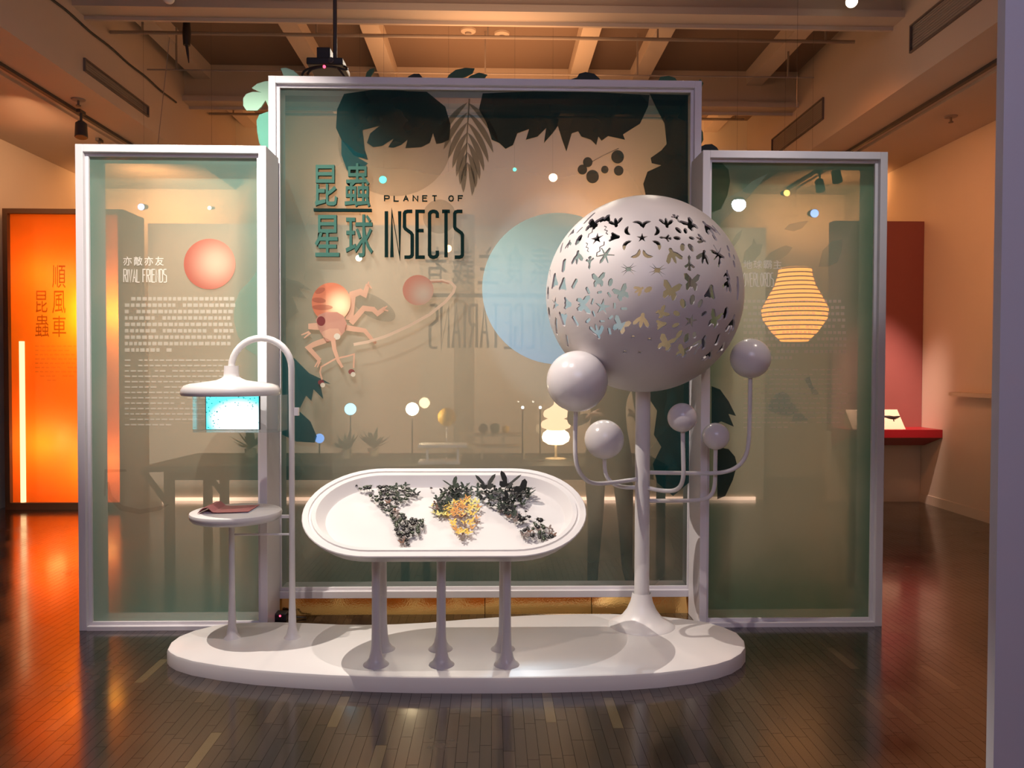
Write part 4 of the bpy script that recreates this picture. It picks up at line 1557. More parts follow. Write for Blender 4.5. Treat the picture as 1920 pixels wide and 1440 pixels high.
# the globe shell: real holes cut through a thin shell, open at the back
def S_oval(n=8):
    return [[(0.30 * math.cos(2 * PI * k / n), 0.5 * math.sin(2 * PI * k / n)) for k in range(n)]]


def S_caps():
    return [[(-0.2, -0.4), (0, -0.5), (0.2, -0.4), (0.2, 0.4), (0, 0.5), (-0.2, 0.4)]]


def S_dash():
    return [[(-0.09, -0.5), (0.09, -0.5), (0.13, 0.1), (0.09, 0.5), (-0.09, 0.5), (-0.13, 0.1)]]


def S_star():
    return [[((0.5 if k % 2 == 0 else 0.17) * math.sin(2 * PI * k / 10), (0.5 if k % 2 == 0 else 0.17) * math.cos(2 * PI * k / 10)) for k in range(10)]]


def S_bfly():
    h = [(0.0, 0.16), (0.10, 0.28), (0.34, 0.5), (0.52, 0.46), (0.46, 0.16), (0.26, 0.0), (0.38, -0.14), (0.34, -0.42), (0.20, -0.48), (0.06, -0.24), (0.0, -0.36)]
    return [h + [(-a, b) for a, b in h[::-1][1:-1]]]


def S_fly():
    h = [(0.0, 0.5), (0.10, 0.44), (0.12, 0.24), (0.30, 0.10), (0.50, -0.18), (0.44, -0.36), (0.26, -0.28), (0.12, -0.06), (0.09, -0.34), (0.0, -0.5)]
    return [h + [(-a, b) for a, b in h[::-1][1:-1]]]


def S_moth():
    h = [(0.0, 0.42), (0.14, 0.36), (0.22, 0.10), (0.46, -0.34), (0.36, -0.46), (0.14, -0.34), (0.0, -0.40)]
    return [h + [(-a, b) for a, b in h[::-1][1:-1]]]


def S_ant():
    h = [(0.0, 0.5), (0.14, 0.44), (0.10, 0.28), (0.06, 0.2), (0.26, 0.34), (0.36, 0.22), (0.12, 0.06), (0.07, -0.1), (0.11, -0.34), (0.0, -0.5)]
    return [h + [(-a, b) for a, b in h[::-1][1:-1]]]


def S_spid():
    out = []
    for a in (25, 50, 130, 155, 205, 230, 310, 335):
        t = math.radians(a)
        for dt, r_ in ((-0.17, 0.17), (-0.05, 0.30), (0.0, 0.56), (0.05, 0.30), (0.17, 0.17)):
            out.append((r_ * math.cos(t + dt), r_ * math.sin(t + dt) * 0.9))
    return [out]


def S_squig():
    Lf, Rt = ribbon2([(-0.10, 0.5), (0.06, 0.3), (-0.10, 0.08), (0.10, -0.12), (-0.02, -0.3), (0.12, -0.5)], 0.07)
    return [[tuple(p) for p in Lf] + [tuple(p) for p in Rt[::-1]]]


def S_dolph():
    up = [(0.5 * math.cos(a), 0.5 * math.sin(a)) for a in [PI * 0.05 + PI * 0.9 * k / 6 for k in range(7)]]
    dn = [(0.32 * math.cos(a), 0.16 * math.sin(a) + 0.03) for a in [PI * 0.85 - PI * 0.7 * k / 4 for k in range(5)]]
    return [up + dn]


def S_mosq():
    return [[(-0.06, 0.5), (0.06, 0.5), (0.10, 0.15), (0.46, 0.30), (0.48, 0.26), (0.10, 0.05), (0.44, -0.22), (0.40, -0.26), (0.08, -0.06), (0.10, -0.34), (0.0, -0.5),
             (-0.10, -0.34), (-0.08, -0.06), (-0.40, -0.26), (-0.44, -0.22), (-0.10, 0.05), (-0.48, 0.26), (-0.46, 0.30), (-0.10, 0.15)]]


SH = {'o': S_oval, 'c': S_caps, 'd': S_dash, 's': S_star, 'b': S_bfly, 'f': S_fly, 'm': S_moth, 'a': S_ant, 'p': S_spid, 'q': S_squig, 'u': S_dolph, 'k': S_mosq}
# kind, x, y (in a 1920x1440 enlargement of the globe), size there, turn in degrees (clockwise)
HOLES = [
    ('d', 478, 268, 95, 55), ('b', 512, 318, 110, 35), ('m', 628, 268, 80, 30), ('f', 706, 305, 95, 180), ('f', 1142, 308, 95, 180), ('a', 1230, 272, 85, -25), ('b', 1345, 322, 105, -40),
    ('f', 1505, 355, 115, -40), ('d', 1568, 372, 70, -50),
    ('u', 832, 372, 84, -95), ('u', 884, 330, 84, 45), ('u', 984, 330, 84, -45), ('u', 1032, 376, 84, 100), ('u', 818, 508, 90, -50), ('u', 866, 562, 90, 140), ('u', 990, 562, 90, -140), ('u', 1042, 508, 90, 60), ('s', 932, 438, 82, 5),
    ('s', 545, 445, 98, 10), ('q', 508, 372, 110, 55), ('q', 622, 372, 88, 0), ('q', 462, 520, 84, 0), ('q', 572, 532, 112, 45), ('d', 396, 372, 46, 75), ('m', 332, 388, 60, 35), ('f', 302, 492, 62, 25), ('d', 240, 522, 86, 20), ('m', 212, 520, 50, 20),
    ('o', 388, 455, 78, 40), ('m', 700, 430, 84, 110), ('k', 612, 592, 130, 40), ('f', 376, 606, 104, 10), ('a', 482, 652, 98, 5), ('c', 260, 675, 88, 15),
    ('a', 1132, 438, 88, 95), ('o', 1232, 440, 54, 90), ('o', 1358, 440, 44, 90), ('f', 1438, 452, 78, 100), ('o', 1244, 372, 58, -35), ('o', 1305, 378, 50, 5), ('o', 1280, 518, 64, 12), ('o', 1352, 522, 66, -30), ('o', 1556, 436, 52, -30),
    ('f', 1200, 592, 130, -20), ('f', 1460, 602, 112, 15), ('a', 1340, 652, 118, 180), ('k', 1580, 576, 130, 95), ('o', 1672, 530, 46, -15), ('o', 1682, 588, 38, 0), ('o', 1722, 604, 34, -10), ('o', 1722, 662, 46, -10), ('d', 1600, 640, 90, 20),
    ('p', 815, 706, 120, 0), ('p', 1064, 716, 130, 8),
    ('b', 556, 800, 104, 0), ('b', 1360, 820, 124, 3), ('b', 756, 912, 112, -25), ('b', 1180, 892, 138, 15), ('m', 1522, 898, 112, 10), ('m', 254, 832, 96, 15), ('c', 352, 832, 76, 40), ('o', 660, 820, 62, 15), ('m', 180, 800, 100, 5), ('d', 142, 742, 70, 5),
    ('c', 466, 890, 56, -30), ('c', 567, 905, 42, 80), ('c', 650, 926, 44, -35), ('o', 985, 882, 66, 60), ('f', 905, 886, 80, 60), ('f', 1662, 760, 70, 5), ('f', 1668, 846, 100, 15), ('d', 1755, 870, 130, 0),
    ('o', 1364, 970, 76, 5), ('o', 1284, 1002, 76, -25), ('o', 1432, 1002, 66, 25),
    ('s', 592, 1032, 128, 5), ('c', 505, 985, 46, 20), ('c', 695, 1022, 48, 0), ('c', 776, 1046, 50, 85), ('c', 516, 1092, 48, -25), ('c', 466, 1150, 54, 40), ('c', 588, 1155, 42, 80), ('c', 662, 1122, 46, 45), ('c', 652, 1242, 58, -15),
    ('b', 424, 1012, 124, 85), ('m', 294, 1005, 90, 90), ('m', 256, 1142, 100, 165), ('c', 358, 1152, 78, -45), ('b', 744, 1192, 124, 20), ('f', 546, 1242, 118, 160), ('s', 185, 1012, 100, 5), ('o', 124, 918, 86, 5), ('o', 134, 1082, 82, -10), ('d', 194, 1198, 120, -10), ('d', 172, 1262, 80, -15), ('d', 288, 1322, 90, -15),
    ('f', 928, 1150, 124, 8), ('b', 1105, 1082, 90, 60), ('m', 1102, 1182, 88, 80), ('s', 1350, 1152, 108, 15), ('o', 1230, 1088, 62, -60), ('o', 1222, 1190, 62, 70), ('o', 1252, 1270, 74, 25), ('o', 1316, 1300, 80, 5), ('o', 1382, 1272, 56, -20), ('o', 1464, 1090, 52, 65),
    ('b', 1560, 1140, 120, 25), ('o', 1652, 1086, 84, 5), ('f', 1702, 1182, 120, 20), ('f', 1440, 1342, 120, 30), ('c', 1582, 1312, 84, 15), ('m', 1620, 1375, 84, 20), ('b', 1640, 1420, 80, 20),
    ('p', 856, 1285, 56, 0), ('p', 996, 1306, 56, 0), ('p', 786, 1414, 56, 0), ('p', 912, 1420, 50, 0), ('b', 1140, 1345, 128, 20), ('b', 1282, 1412, 104, 20), ('f', 1500, 1450, 90, 25), ('d', 1400, 1400, 70, 15),
]
SHELL = 0.010
sh = MB()
sh.sphere(GC, GR, 112, 64)
inner = MB().sphere(GC, GR - SHELL, 112, 64)
nv0 = len(sh.v)
sh.v += inner.v
sh.f += [tuple(i + nv0 for i in reversed(f)) for f in inner.f]
me = bpy.data.meshes.new('globe_shell')
me.from_pydata([tuple(p - GC) for p in sh.v], [], sh.f)
cut = bpy.data.meshes.new('cutters')
cb = MB()
for kd, hx, hy, hs, hr in HOLES:
    px, py = 1000 + hx / 4.5714, 350 + hy / 4.5714
    d = ray(px, py).normalized()
    oc = CAM - GC
    b = oc.dot(d)
    disc = b * b - (oc.length_squared - GR * GR)
    if disc <= 0:
        continue
    hit = CAM + d * (-b - math.sqrt(disc))
    nrm = (hit - GC).normalized()
    if nrm.y > 0.30:
        continue
    # shape axes: image right / up brought into the tangent plane
    right = (ROT @ Vector((1, 0, 0)))
    right = (right - nrm * right.dot(nrm)).normalized()
    upv = nrm.cross(right)
    if upv.z < 0:
        upv = -upv
    face = max(0.35, abs(nrm.dot(-d)))
    sz = 1.16 * hs / 4.5714 / F * (hit.y) / (0.6 + 0.4 * face)
    ca, sa = math.cos(math.radians(-hr)), math.sin(math.radians(-hr))
    for poly in SH[kd]():
        pts = [hit - nrm * 0.035 + right * (a * ca - b2 * sa) * sz + upv * (a * sa + b2 * ca) * sz for a, b2 in poly]
        cb.prism([p - GC for p in pts], nrm * 0.06)
# open back and small open top
cb.box((-1, 0.158, -1), (1, 1, 0.335))
cut = cb.mesh('cutters', None)
go = bpy.data.objects.new('globe_shell', me)
co = bpy.data.objects.new('cutters', cut)
COL.objects.link(go)
COL.objects.link(co)
bo = go.modifiers.new('cut', 'BOOLEAN')
bo.operation = 'DIFFERENCE'
bo.object = co
bo.solver = 'EXACT'
bo.use_self = True
bpy.context.view_layer.update()
dg = bpy.context.evaluated_depsgraph_get()
me2 = bpy.data.meshes.new_from_object(go.evaluated_get(dg))
me2.name = 'globe_shell'
bpy.data.objects.remove(co)
bpy.data.meshes.remove(cut)
go.modifiers.clear()
go.data = me2
bpy.data.meshes.remove(me)
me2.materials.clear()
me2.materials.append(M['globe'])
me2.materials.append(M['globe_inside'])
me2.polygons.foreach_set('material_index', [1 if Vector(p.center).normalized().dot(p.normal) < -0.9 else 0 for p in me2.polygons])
me2.polygons.foreach_set('use_smooth', [True] * len(me2.polygons))
vn = [v.co.normalized() for v in me2.vertices]
nl = [None] * len(me2.loops)
for p in me2.polygons:
    r_ = Vector(p.center).normalized()
    d = r_.dot(p.normal)
    for li in p.loop_indices:
        q = vn[me2.loops[li].vertex_index]
        nl[li] = tuple(q if d > 0.9 else (-q if d < -0.9 else p.normal))
me2.normals_split_custom_set(nl)
go.parent = tree
go.location = GC - tb
print('globe faces', len(me2.polygons))
bpy.data.objects.remove(_fo)

# ------------------------------------------------------------------ orange room screen on the left
YO = 8.2
ox0, ox1 = at(7, 690, YO).x, at(232, 690, YO).x
oz0, oz1 = at(70, 955, YO).z, at(70, 391, YO).z
oz0 = max(0.0, oz0)
M['bronze'] = mat('dark_bronze_frame', (0.10, 0.05, 0.025, 1), 0.5)
sc = thing('orange_screen', ((ox0 + ox1) / 2, YO, 0), 'glowing orange fabric screen with rust characters at the far left', 'panel')
MB().box((ox0, YO, 0), (ox0 + 0.05, YO + 0.5, oz1)).build('side_post', M['bronze'], sc)
MB().box((ox1 - 0.05, YO, 0), (ox1, YO + 0.5, oz1)).build('side_post', M['bronze'], sc)
MB().box((ox0 + 0.05, YO, oz1 - 0.05), (ox1 - 0.05, YO + 0.5, oz1)).build('top_rail', M['bronze'], sc)
MB().box((ox0 + 0.05, YO, 0), (ox1 - 0.05, YO + 0.5, 0.07)).build('bottom_rail', M['bronze'], sc)
MB().box((ox0 + 0.05, YO + 0.47, 0.07), (ox1 - 0.05, YO + 0.5, oz1 - 0.05)).build('lamp_shield', M['wall'], sc)  # unseen board added to keep the screen lamps off the partition
MB().add([(ox0 + 0.05, YO + 0.05, 0.07), (ox1 - 0.05, YO + 0.05, 0.07), (ox1 - 0.05, YO + 0.05, oz1 - 0.05), (ox0 + 0.05, YO + 0.05, oz1 - 0.05)], [(0, 1, 2, 3)]).build('fabric_sheet', M['orange_fabric'], sc)
PO = Print(sc, YO + 0.046)
M['side_wall_glow'] = glow('warm_side_wall_glow', (1.0, 0.58, 0.27, 1), 2.2)  # glowing tube stands in for the screen's lit inner side wall
y = PO.step()
_fc = bpy.data.curves.new('glyph', 'FONT')
_fc.resolution_u = 2
_fo = bpy.data.objects.new('glyph', _fc)
COL.objects.link(_fo)
for ch, x0, x1, y0, y1 in (('昆', 67, 89, 545, 586), ('蟲', 66, 92, 590, 632), ('順', 98, 123, 497, 540), ('風', 98, 123, 545, 588), ('車', 98, 124, 592, 632)):
    glyph(ch, x0, x1, y0, y1, y, 0).build('character', M['text_rust'], sc)
PO.dashes('printed_paragraph', 66, 140, 648, 712, 9, 2.2, 8, 2.5, M['p_faint_brown'])
tl = at(44, 945, YO + 0.03)
t2 = at(44, 640, YO + 0.03)
MB().tube([(tl.x, YO + 0.03, 0.075), (tl.x, YO + 0.03, t2.z)], 0.026, 10).build('side_wall_glow', M['side_wall_glow'], sc)

# ------------------------------------------------------------------ red display at the far right
YR = 8.6
rx0 = at(1560, 690, YR).x
rz1 = at(1700, 415, YR).z
rsh = thing('red_display_wall', ((rx0 + XR) / 2, YR, 0), 'dark red display wall with shelf against the right wall', 'display wall')
sh_f = at(1777, 806, 8.19)
zsh = sh_f.z
MB().box((rx0, YR, zsh - 0.05), (XR - 0.004, YR + 0.12, rz1)).build('red_board', M['red'], rsh)
MB().box((rx0, YR + 0.01, 0), (XR - 0.004, YR + 0.12, zsh - 0.05)).build('white_base', M['wall'], rsh)
yf = 8.19
pf = [(yf, zsh), (YR, zsh), (YR, zsh - 0.20), (YR - 0.06, zsh - 0.20), (yf, zsh - 0.085)]
MB().prism([(rx0, a, b) for a, b in pf], (XR - 0.004 - rx0, 0, 0)).build('shelf', M['red_shelf'], rsh)
c0, c1 = at(1640, 803, 8.30), at(1700, 803, 8.30)
ct = at(1688, 768, 8.45)
cdp = thing('specimen_card', (c0.x + 0.1, 8.32, zsh), 'slanted cream specimen card with a dark insect on the red shelf', 'card')
MB().prism([(c0.x - 0.25, 8.28, zsh), (c0.x - 0.25, 8.50, zsh), (c0.x - 0.25, 8.46, ct.z)], (0.58, 0, 0)).build('board', M['card'], cdp)


def on_card(px, py):
    # card face: from (8.28, zsh) up to (8.46, ct.z)
    nrm = Vector((0, -(ct.z - zsh), 0.18)).normalized()
    return atp(px, py, Vector((0, 8.28, zsh)), nrm) + nrm * 0.003


mb = MB()
mb.tube([on_card(1657, 781), on_card(1668, 783), on_card(1676, 784), on_card(1687, 781)], [0.008, 0.02, 0.02, 0.006], 8)
mb.tube([on_card(1674, 783), on_card(1676, 790)], 0.006, 6)
mb.build('pinned_insect', M['beetle'], cdp)
l0, l1 = at(1810, 735, 7.9), at(1868, 737, 7.2)
tag(MB().box((XR - 0.12, 6.6, l0.z - 0.04), (XR - 0.001, 7.9, l0.z)).build('wall_ledge', M['wall']), 'narrow cream ledge on the right wall', 'ledge')

# ------------------------------------------------------------------ ceiling equipment
for sgn, y0, y1, z0, z1, lb in ((-1, 6.70, 7.92, 4.01, 4.12, 'long narrow brown grille vent on the left soffit'), (1, 8.12, 9.62, 4.13, 4.36, 'brown grille vent on the right soffit farther back'),
                                (1, 4.6, 6.42, 4.13, 4.36, 'brown grille vent on the right soffit nearer the beam')):
    x = sgn * FX
    v = thing('air_vent', (x, (y0 + y1) / 2, z0), lb, 'vent')
    a, b = sorted((x, x - sgn * 0.02))
    fr_ = MB()
    fr_.box((a, y0, z0), (b, y1, z0 + 0.012)).box((a, y0, z1 - 0.012), (b, y1, z1)).box((a, y0, z0 + 0.012), (b, y0 + 0.012, z1 - 0.012)).box((a, y1 - 0.012, z0 + 0.012), (b, y1, z1 - 0.012))
    fr_.build('frame', M['vent'], v)
    lo = MB()
    nn = max(4, int((z1 - z0 - 0.03) / 0.022))
    for i in range(nn):
        zz = z0 + 0.018 + i * (z1 - z0 - 0.03) / nn
        lo.add([(x - sgn * 0.002, y0 + 0.012, zz + 0.014), (x - sgn * 0.002, y1 - 0.012, zz + 0.014), (x - sgn * 0.017, y1 - 0.012, zz), (x - sgn * 0.017, y0 + 0.012, zz)], [(0, 1, 2, 3)])
    tag(lo.build('louver', M['vent'], v), kind='stuff')
for sgn, y0, y1, nm in ((-1, 1.0, 9.0, 'left'), (1, 1.0, 10.2, 'right')):
    tag(MB().box((sgn * 3.9 - 0.02, y0, SZ - 0.03), (sgn * 3.9 + 0.02, y1, SZ)).build('lighting_track', M['dark']), 'thin dark lighting track along the %s soffit' % nm, 'track')
    MB().box((sgn * 4.06 - 0.05, y0, SZ - 0.025), (sgn * 4.06 + 0.05, y1, SZ)).build('molding', M['beam'], ceil)
tag(MB().tube([(-FX + 0.012, y_, 4.385 + 0.006 * math.sin(y_ * 9)) for y_ in [4.6 + 0.1 * k for k in range(41)]], 0.010, 6).build('cable', M['black']), 'black cable running along the left soffit face', 'cable')
MB_T = None


def track_spot(x, y, z, lb, tilt=(0.1, -0.2)):
    t = thing('track_spotlight', (x, y, z), lb, 'spotlight')
    MB().box((x - 0.018, y - 0.05, z - 0.03), (x + 0.018, y + 0.05, z)).build('track_adapter', M['dark'], t)
    MB().tube([(x, y, z - 0.03), (x, y, z - 0.12)], 0.012, 8).build('stem', M['dark'], t)
    c = Vector((x, y, z - 0.17))
    d = Vector((tilt[0], tilt[1], -1)).normalized()
    MB().tube([c - d * 0.07, c - d * 0.05, c + d * 0.08, c + d * 0.085], [0.03, 0.05, 0.056, 0.05], 16).build('housing', M['dark'], t, smooth=40)


zt_ = SZ - 0.03
track_spot(at(152, 215, 7.3).x, 7.3, zt_, 'dark track spotlight above the left panel, the nearer of two')
track_spot(at(186, 240, 8.2).x, 8.2, zt_, 'dark track spotlight above the left panel, the farther of two')
track_spot(3.9, 8.75, zt_, 'dark track spotlight above the right panel, beside its twin on the right')
track_spot(3.9, 9.2, zt_, 'dark track spotlight above the right panel, the farther one')
for px, py, Y, lb in ((147, 186, 6.6, 'small sprinkler head on the left soffit'), (1783, 218, 7.4, 'small sprinkler head on the right soffit')):
    p = atz(px, py, SZ)
    t = thing('sprinkler', p, lb, 'sprinkler')
    MB().lathe((p.x, p.y, SZ - 0.012), [(0.06, 0.012), (0.055, 0.002), (0.02, 0.0), (0.0, 0.0)], 20).build('rosette', M['pipe'], t, smooth=40)
    MB().lathe((p.x, p.y, SZ - 0.06), [(0.0, 0.0), (0.022, 0.0), (0.022, 0.006), (0.010, 0.01), (0.010, 0.05), (0.0, 0.05)], 12).build('head', M['vent'], t)
for px0, px1, py0, py1, Y, r_, lb in ((198, 1602, 62, 77, 7.15, 0.017, 'long thin grey conduit crossing the ceiling behind the first beam'),
                                      (268, 1526, 131, 145, 7.9, 0.008, 'thinnest conduit crossing the ceiling above the wide panel'),
                                      (362, 1395, 213, 262, 9.6, 0.016, 'short grey conduit seen near the back wall')):
    a, b = at(px0, py0, Y), at(px1, py1, Y)
    zz = (a.z + b.z) / 2 if Y < 9 else a.z
    t = MB().tube([(max(a.x, -FX + 0.01), Y, zz), (min(b.x, FX - 0.01), Y, zz)], r_, 8)
    for k in range(5):
        x = max(a.x, -FX) + 0.3 + k * (b.x - a.x - 0.6) / 4
        t.box((x - 0.008, Y - 0.008, zz), (x + 0.008, Y + 0.008, ZC))
    tag(t.build('conduit', M['pipe']), lb, 'pipe')
M['bulb'] = glow('warm_bulb', (1.0, 0.80, 0.55, 1), 6.0)
for px, py, lb in ((1597, 3, 'glowing round ceiling lamp at the top right'), (316, -4, 'round white ceiling lamp at the top, left of the hanging pole')):
    p = at(px, py, 6.2)
    t = thing('ceiling_lamp', p, lb, 'lamp')
    MB().sphere(p, 0.046, 20, 12).build('globe', M['bulb'] if px > 1000 else M['white'], t, smooth=80)
    MB().tube([p + Vector((0, 0, 0.03)), p + Vector((0, 0, 0.14))], 0.035, 16).build('socket', M['white'], t, smooth=40)
    MB().tube([p + Vector((0, 0, 0.14)), Vector((p.x, p.y, ZC))], 0.006, 8).build('stem', M['dark'], t)
for px, py, lb in ((878, 56, 'flat round ceiling disc above the wide panel, the left of two'), (941, 62, 'small round ceiling detector above the wide panel, the right of two')):
    p = atz(px, py, ZC)
    t = thing('ceiling_detector', p, lb, 'detector')
    MB().lathe((p.x, p.y, ZC - 0.03), [(0.0, 0.0), (0.05, 0.0), (0.075, 0.012), (0.08, 0.03)], 24).build('cover', M['beam'], t, smooth=40)
    MB().lathe((p.x, p.y, ZC - 0.045), [(0.0, 0.0), (0.03, 0.0), (0.034, 0.015)], 16).build('sensor', M['pipe'], t, smooth=40)
# projector on its pole above the wide panel
YP = 5.1
pt = at(628, -40, YP)
pjb = at(612, 135, YP)
pj = thing('projector', (pjb.x, YP, pjb.z), 'black projector with a red light hanging on a pole above the wide panel', 'projector')
MB().box((pjb.x - 0.10, YP - 0.13, pjb.z), (pjb.x + 0.13, YP + 0.13, pjb.z + 0.045)).build('body', M['black'], pj, bevel=0.008)
MB().box((at(597, 110, YP).x, YP - 0.05, pjb.z + 0.045), (at(622, 110, YP).x, YP + 0.05, at(600, 94, YP).z)).build('mount_head', M['black'], pj, bevel=0.004)
MB().tube([(pt.x, YP, pjb.z + 0.045), (pt.x, YP, ZC)], 0.013, 10).build('mount_pole', M['dark'], pj, smooth=50)
q = at(608, 125, YP - 0.133)
MB().sphere(q, 0.010, 10, 6).build('indicator_light', M['led_red'], pj)
MB().lathe((pjb.x + 0.06, YP - 0.13, pjb.z + 0.022), [(0.018, 0.0), (0.018, 0.014), (0.012, 0.016), (0.0, 0.012)], 14, 'Y').build('lens', M['dark'], pj)
for pts, lb in (([(566, 142), (570, 133), (584, 127), (604, 124), (630, 126), (648, 132), (652, 128), (640, 122), (618, 120)], 'black cable looping over the left top of the wide panel'),
                ([(632, 126), (640, 136), (646, 145)], 'short black cable hanging from the projector'),
                ([(576, 140), (582, 131), (596, 127), (610, 125)], 'second black cable curling beside the projector')):
    ps = [at(a, b, YP - 0.16 + 0.012 * i) for i, (a, b) in enumerate(pts)]
    tag(MB().tube(smooth_path(ps, 2), 0.008, 6).build('cable', M['black']), lb, 'cable')
# hanging black spotlight at the upper left and a thin wire
a = at(348, 62, 7.0)
hs = thing('hanging_spotlight', a, 'black spotlight hanging from the conduit at the upper left', 'spotlight')
b0, b1, b2 = at(350, 40, 7.0), at(350, 85, 7.0), at(354, 118, 7.0)
MB().tube([b0, at(350, 62, 7.0), b1], [0.030, 0.036, 0.030], 14).build('housing', M['black'], hs, smooth=40)
MB().tube([b1, at(352, 100, 7.0), b2], [0.014, 0.012, 0.004], 8).build('cable_tail', M['black'], hs)
MB().tube([b0, Vector((b0.x, b0.y, ZC))], 0.006, 6).build('stem', M['black'], hs)
tag(MB().tube([at(318, 70, 7.12), at(296, 272, 7.12)], 0.0035, 5).build('hanging_wire', M['pipe']), 'pale thin wire hanging behind the left panel', 'wire')

# ------------------------------------------------------------------ behind the translucent panels
TZ = 0.75
ty0, ty1 = 5.90, 6.80
tx0, tx1 = at(266, 875, ty0).x, 1.35
tbl = thing('long_table', ((tx0 + tx1) / 2, (ty0 + ty1) / 2, 0), 'long dark trestle table seen through the green panels', 'table')
MB().prism([(tx0, ty0, TZ - 0.045), (tx0 + 0.08, ty1, TZ - 0.045), (tx1, ty1, TZ - 0.045), (tx1, ty0, TZ - 0.045)], (0, 0, 0.045)).build('table_top', M['table_dark'], tbl)
MB().box((tx0 + 0.15, ty0 + 0.06, TZ - 0.115), (tx1 - 0.1, ty0 + 0.09, TZ - 0.045)).build('apron', M['table_dark'], tbl)
for px, yy in ((318, ty0 + 0.08), (390, ty1 - 0.1), (421, ty1 - 0.35), (760, ty0 + 0.08), (800, ty1 - 0.1)):
    x = at(px, 960, yy).x
    MB().box((x - 0.03, yy - 0.03, 0), (x + 0.03, yy + 0.03, TZ - 0.045)).build('leg', M['table_dark'], tbl)
for px, yy in ((318, ty0 + 0.08), (421, ty1 - 0.35)):
    x = at(px, 960, yy).x
    MB().bar((x - 0.02, yy, 0.46), (x - 0.20, yy, TZ - 0.05), 0.035).build('brace', M['table_dark'], tbl)
MB().box((1.28, ty0 + 0.05, 0), (1.34, ty0 + 0.11, TZ - 0.045)).build('leg', M['table_dark'], tbl)
MB().box((1.28, ty1 - 0.11, 0), (1.34, ty1 - 0.05, TZ - 0.045)).build('leg', M['table_dark'], tbl)

M['yellow'] = mat('mustard_yellow', (0.80, 0.50, 0.06, 1), 0.5)
M['leafy'] = mat('green_leafy', (0.05, 0.10, 0.06, 1), 0.7)
M['pale_wood'] = mat('pale_wood', (0.62, 0.52, 0.36, 1), 0.6)
M['lantern'] = glow('ivory_lantern_glow', (1.0, 0.62, 0.36, 1), 2.6)
M['lantern_low'] = glow('ivory_lantern_bright', (1.0, 0.70, 0.38, 1), 8.0)


def on_table(px, yy):
    return Vector((at(px, 860, yy).x, yy, TZ))


# tiered lantern: stacked shades
p = on_table(1042, 6.3)
lan = thing('tiered_lantern', p, 'glowing ivory lantern of stacked round tiers on the table behind', 'lantern')
MB().lathe(p, [(0.09, 0), (0.085, 0.012), (0.010, 0.02), (0.010, 0.14)], 20).build('stand', M['pale_wood'], lan)
for i, (pa, pb_, rr) in enumerate(((833, 806, 0.115), (806, 786, 0.125), (786, 766, 0.105))):
    za, zb2 = at(1042, pa, 6.3).z, at(1042, pb_, 6.3).z
    hh = zb2 - za
    MB().lathe((p.x, p.y, za), [(rr * 0.55, 0), (rr * 0.92, hh * 0.22), (rr, hh * 0.5), (rr * 0.9, hh * 0.8), (rr * 0.62, hh)], 28).build('tier', M['lantern_low'] if i == 0 else M['lantern'], lan, smooth=60)
MB().lathe((p.x, p.y, at(1042, 766, 6.3).z), [(0.06, 0), (0.02, 0.03), (0.012, 0.08), (0.0, 0.09)], 16).build('finial', M['lantern'], lan, smooth=60)
# yellow ball lamp
p = on_table(832, 6.25)
yb_ = thing('yellow_ball', p, 'yellow ball on a thin stand on the table behind the wide panel', 'ornament')
cz = at(838, 782, 6.25)
MB().sphere(cz, 0.075, 24, 14).build('ball', M['yellow'], yb_, smooth=80)
MB().lathe((cz.x, 6.25, TZ), [(0.05, 0), (0.045, 0.01), (0.008, 0.018), (0.008, cz.z - 0.06 - TZ)], 14).build('stand', M['white'], yb_)
for px, py, m_, r_, lb in ((948, 801, 'yellow', 0.032, 'small bright yellow ball on the wooden stand behind'), (928, 794, 'leafy', 0.042, 'dull green ball on the wooden stand behind'),
                           (906, 802, 'table_dark', 0.040, 'dark ball on the wooden stand behind')):
    yy = 6.45
    c = at(px, py, yy)
    tag(MB().sphere((c.x, yy, TZ + 0.205 + r_), r_, 18, 10, (1, 1, 1)).build('ball_ornament', M[m_], smooth=80), lb, 'ornament')
# low wooden stand with racks
xa_, xb_ = on_table(862, 6.4).x, on_table(985, 6.4).x
st = thing('display_rack', ((xa_ + xb_) / 2, 6.45, TZ), 'low pale wooden rack on the table behind the wide panel', 'rack')
MB().box((xa_, 6.35, TZ + 0.185), (xb_, 6.55, TZ + 0.205)).build('top_shelf', M['pale_wood'], st)
MB().box((xa_, 6.35, TZ + 0.09), (xb_, 6.55, TZ + 0.105)).build('middle_shelf', M['pale_wood'], st)
for k in range(4):
    x = xa_ + (xb_ - xa_ - 0.02) * k / 3
    MB().box((x, 6.351, TZ), (x + 0.02, 6.371, TZ + 0.185)).build('post', M['pale_wood'], st)
# glass trays left of it
xa_, xb_ = on_table(786, 6.1).x, on_table(864, 6.1).x
tr = thing('white_tray', ((xa_ + xb_) / 2, 6.1, TZ), 'white two level tray stand left of the wooden rack behind', 'tray')
MB().box((xa_, 6.0, TZ + 0.13), (xb_ + 0.05, 6.2, TZ + 0.15)).build('upper_tray', M['white'], tr)
MB().box((xa_, 6.0, TZ), (xb_, 6.2, TZ + 0.02)).build('lower_tray', M['white'], tr)
for x in (xa_ + 0.06, xb_ - 0.03):
    MB().box((x, 6.02, TZ + 0.02), (x + 0.02, 6.04, TZ + 0.13)).build('post', M['white'], tr)
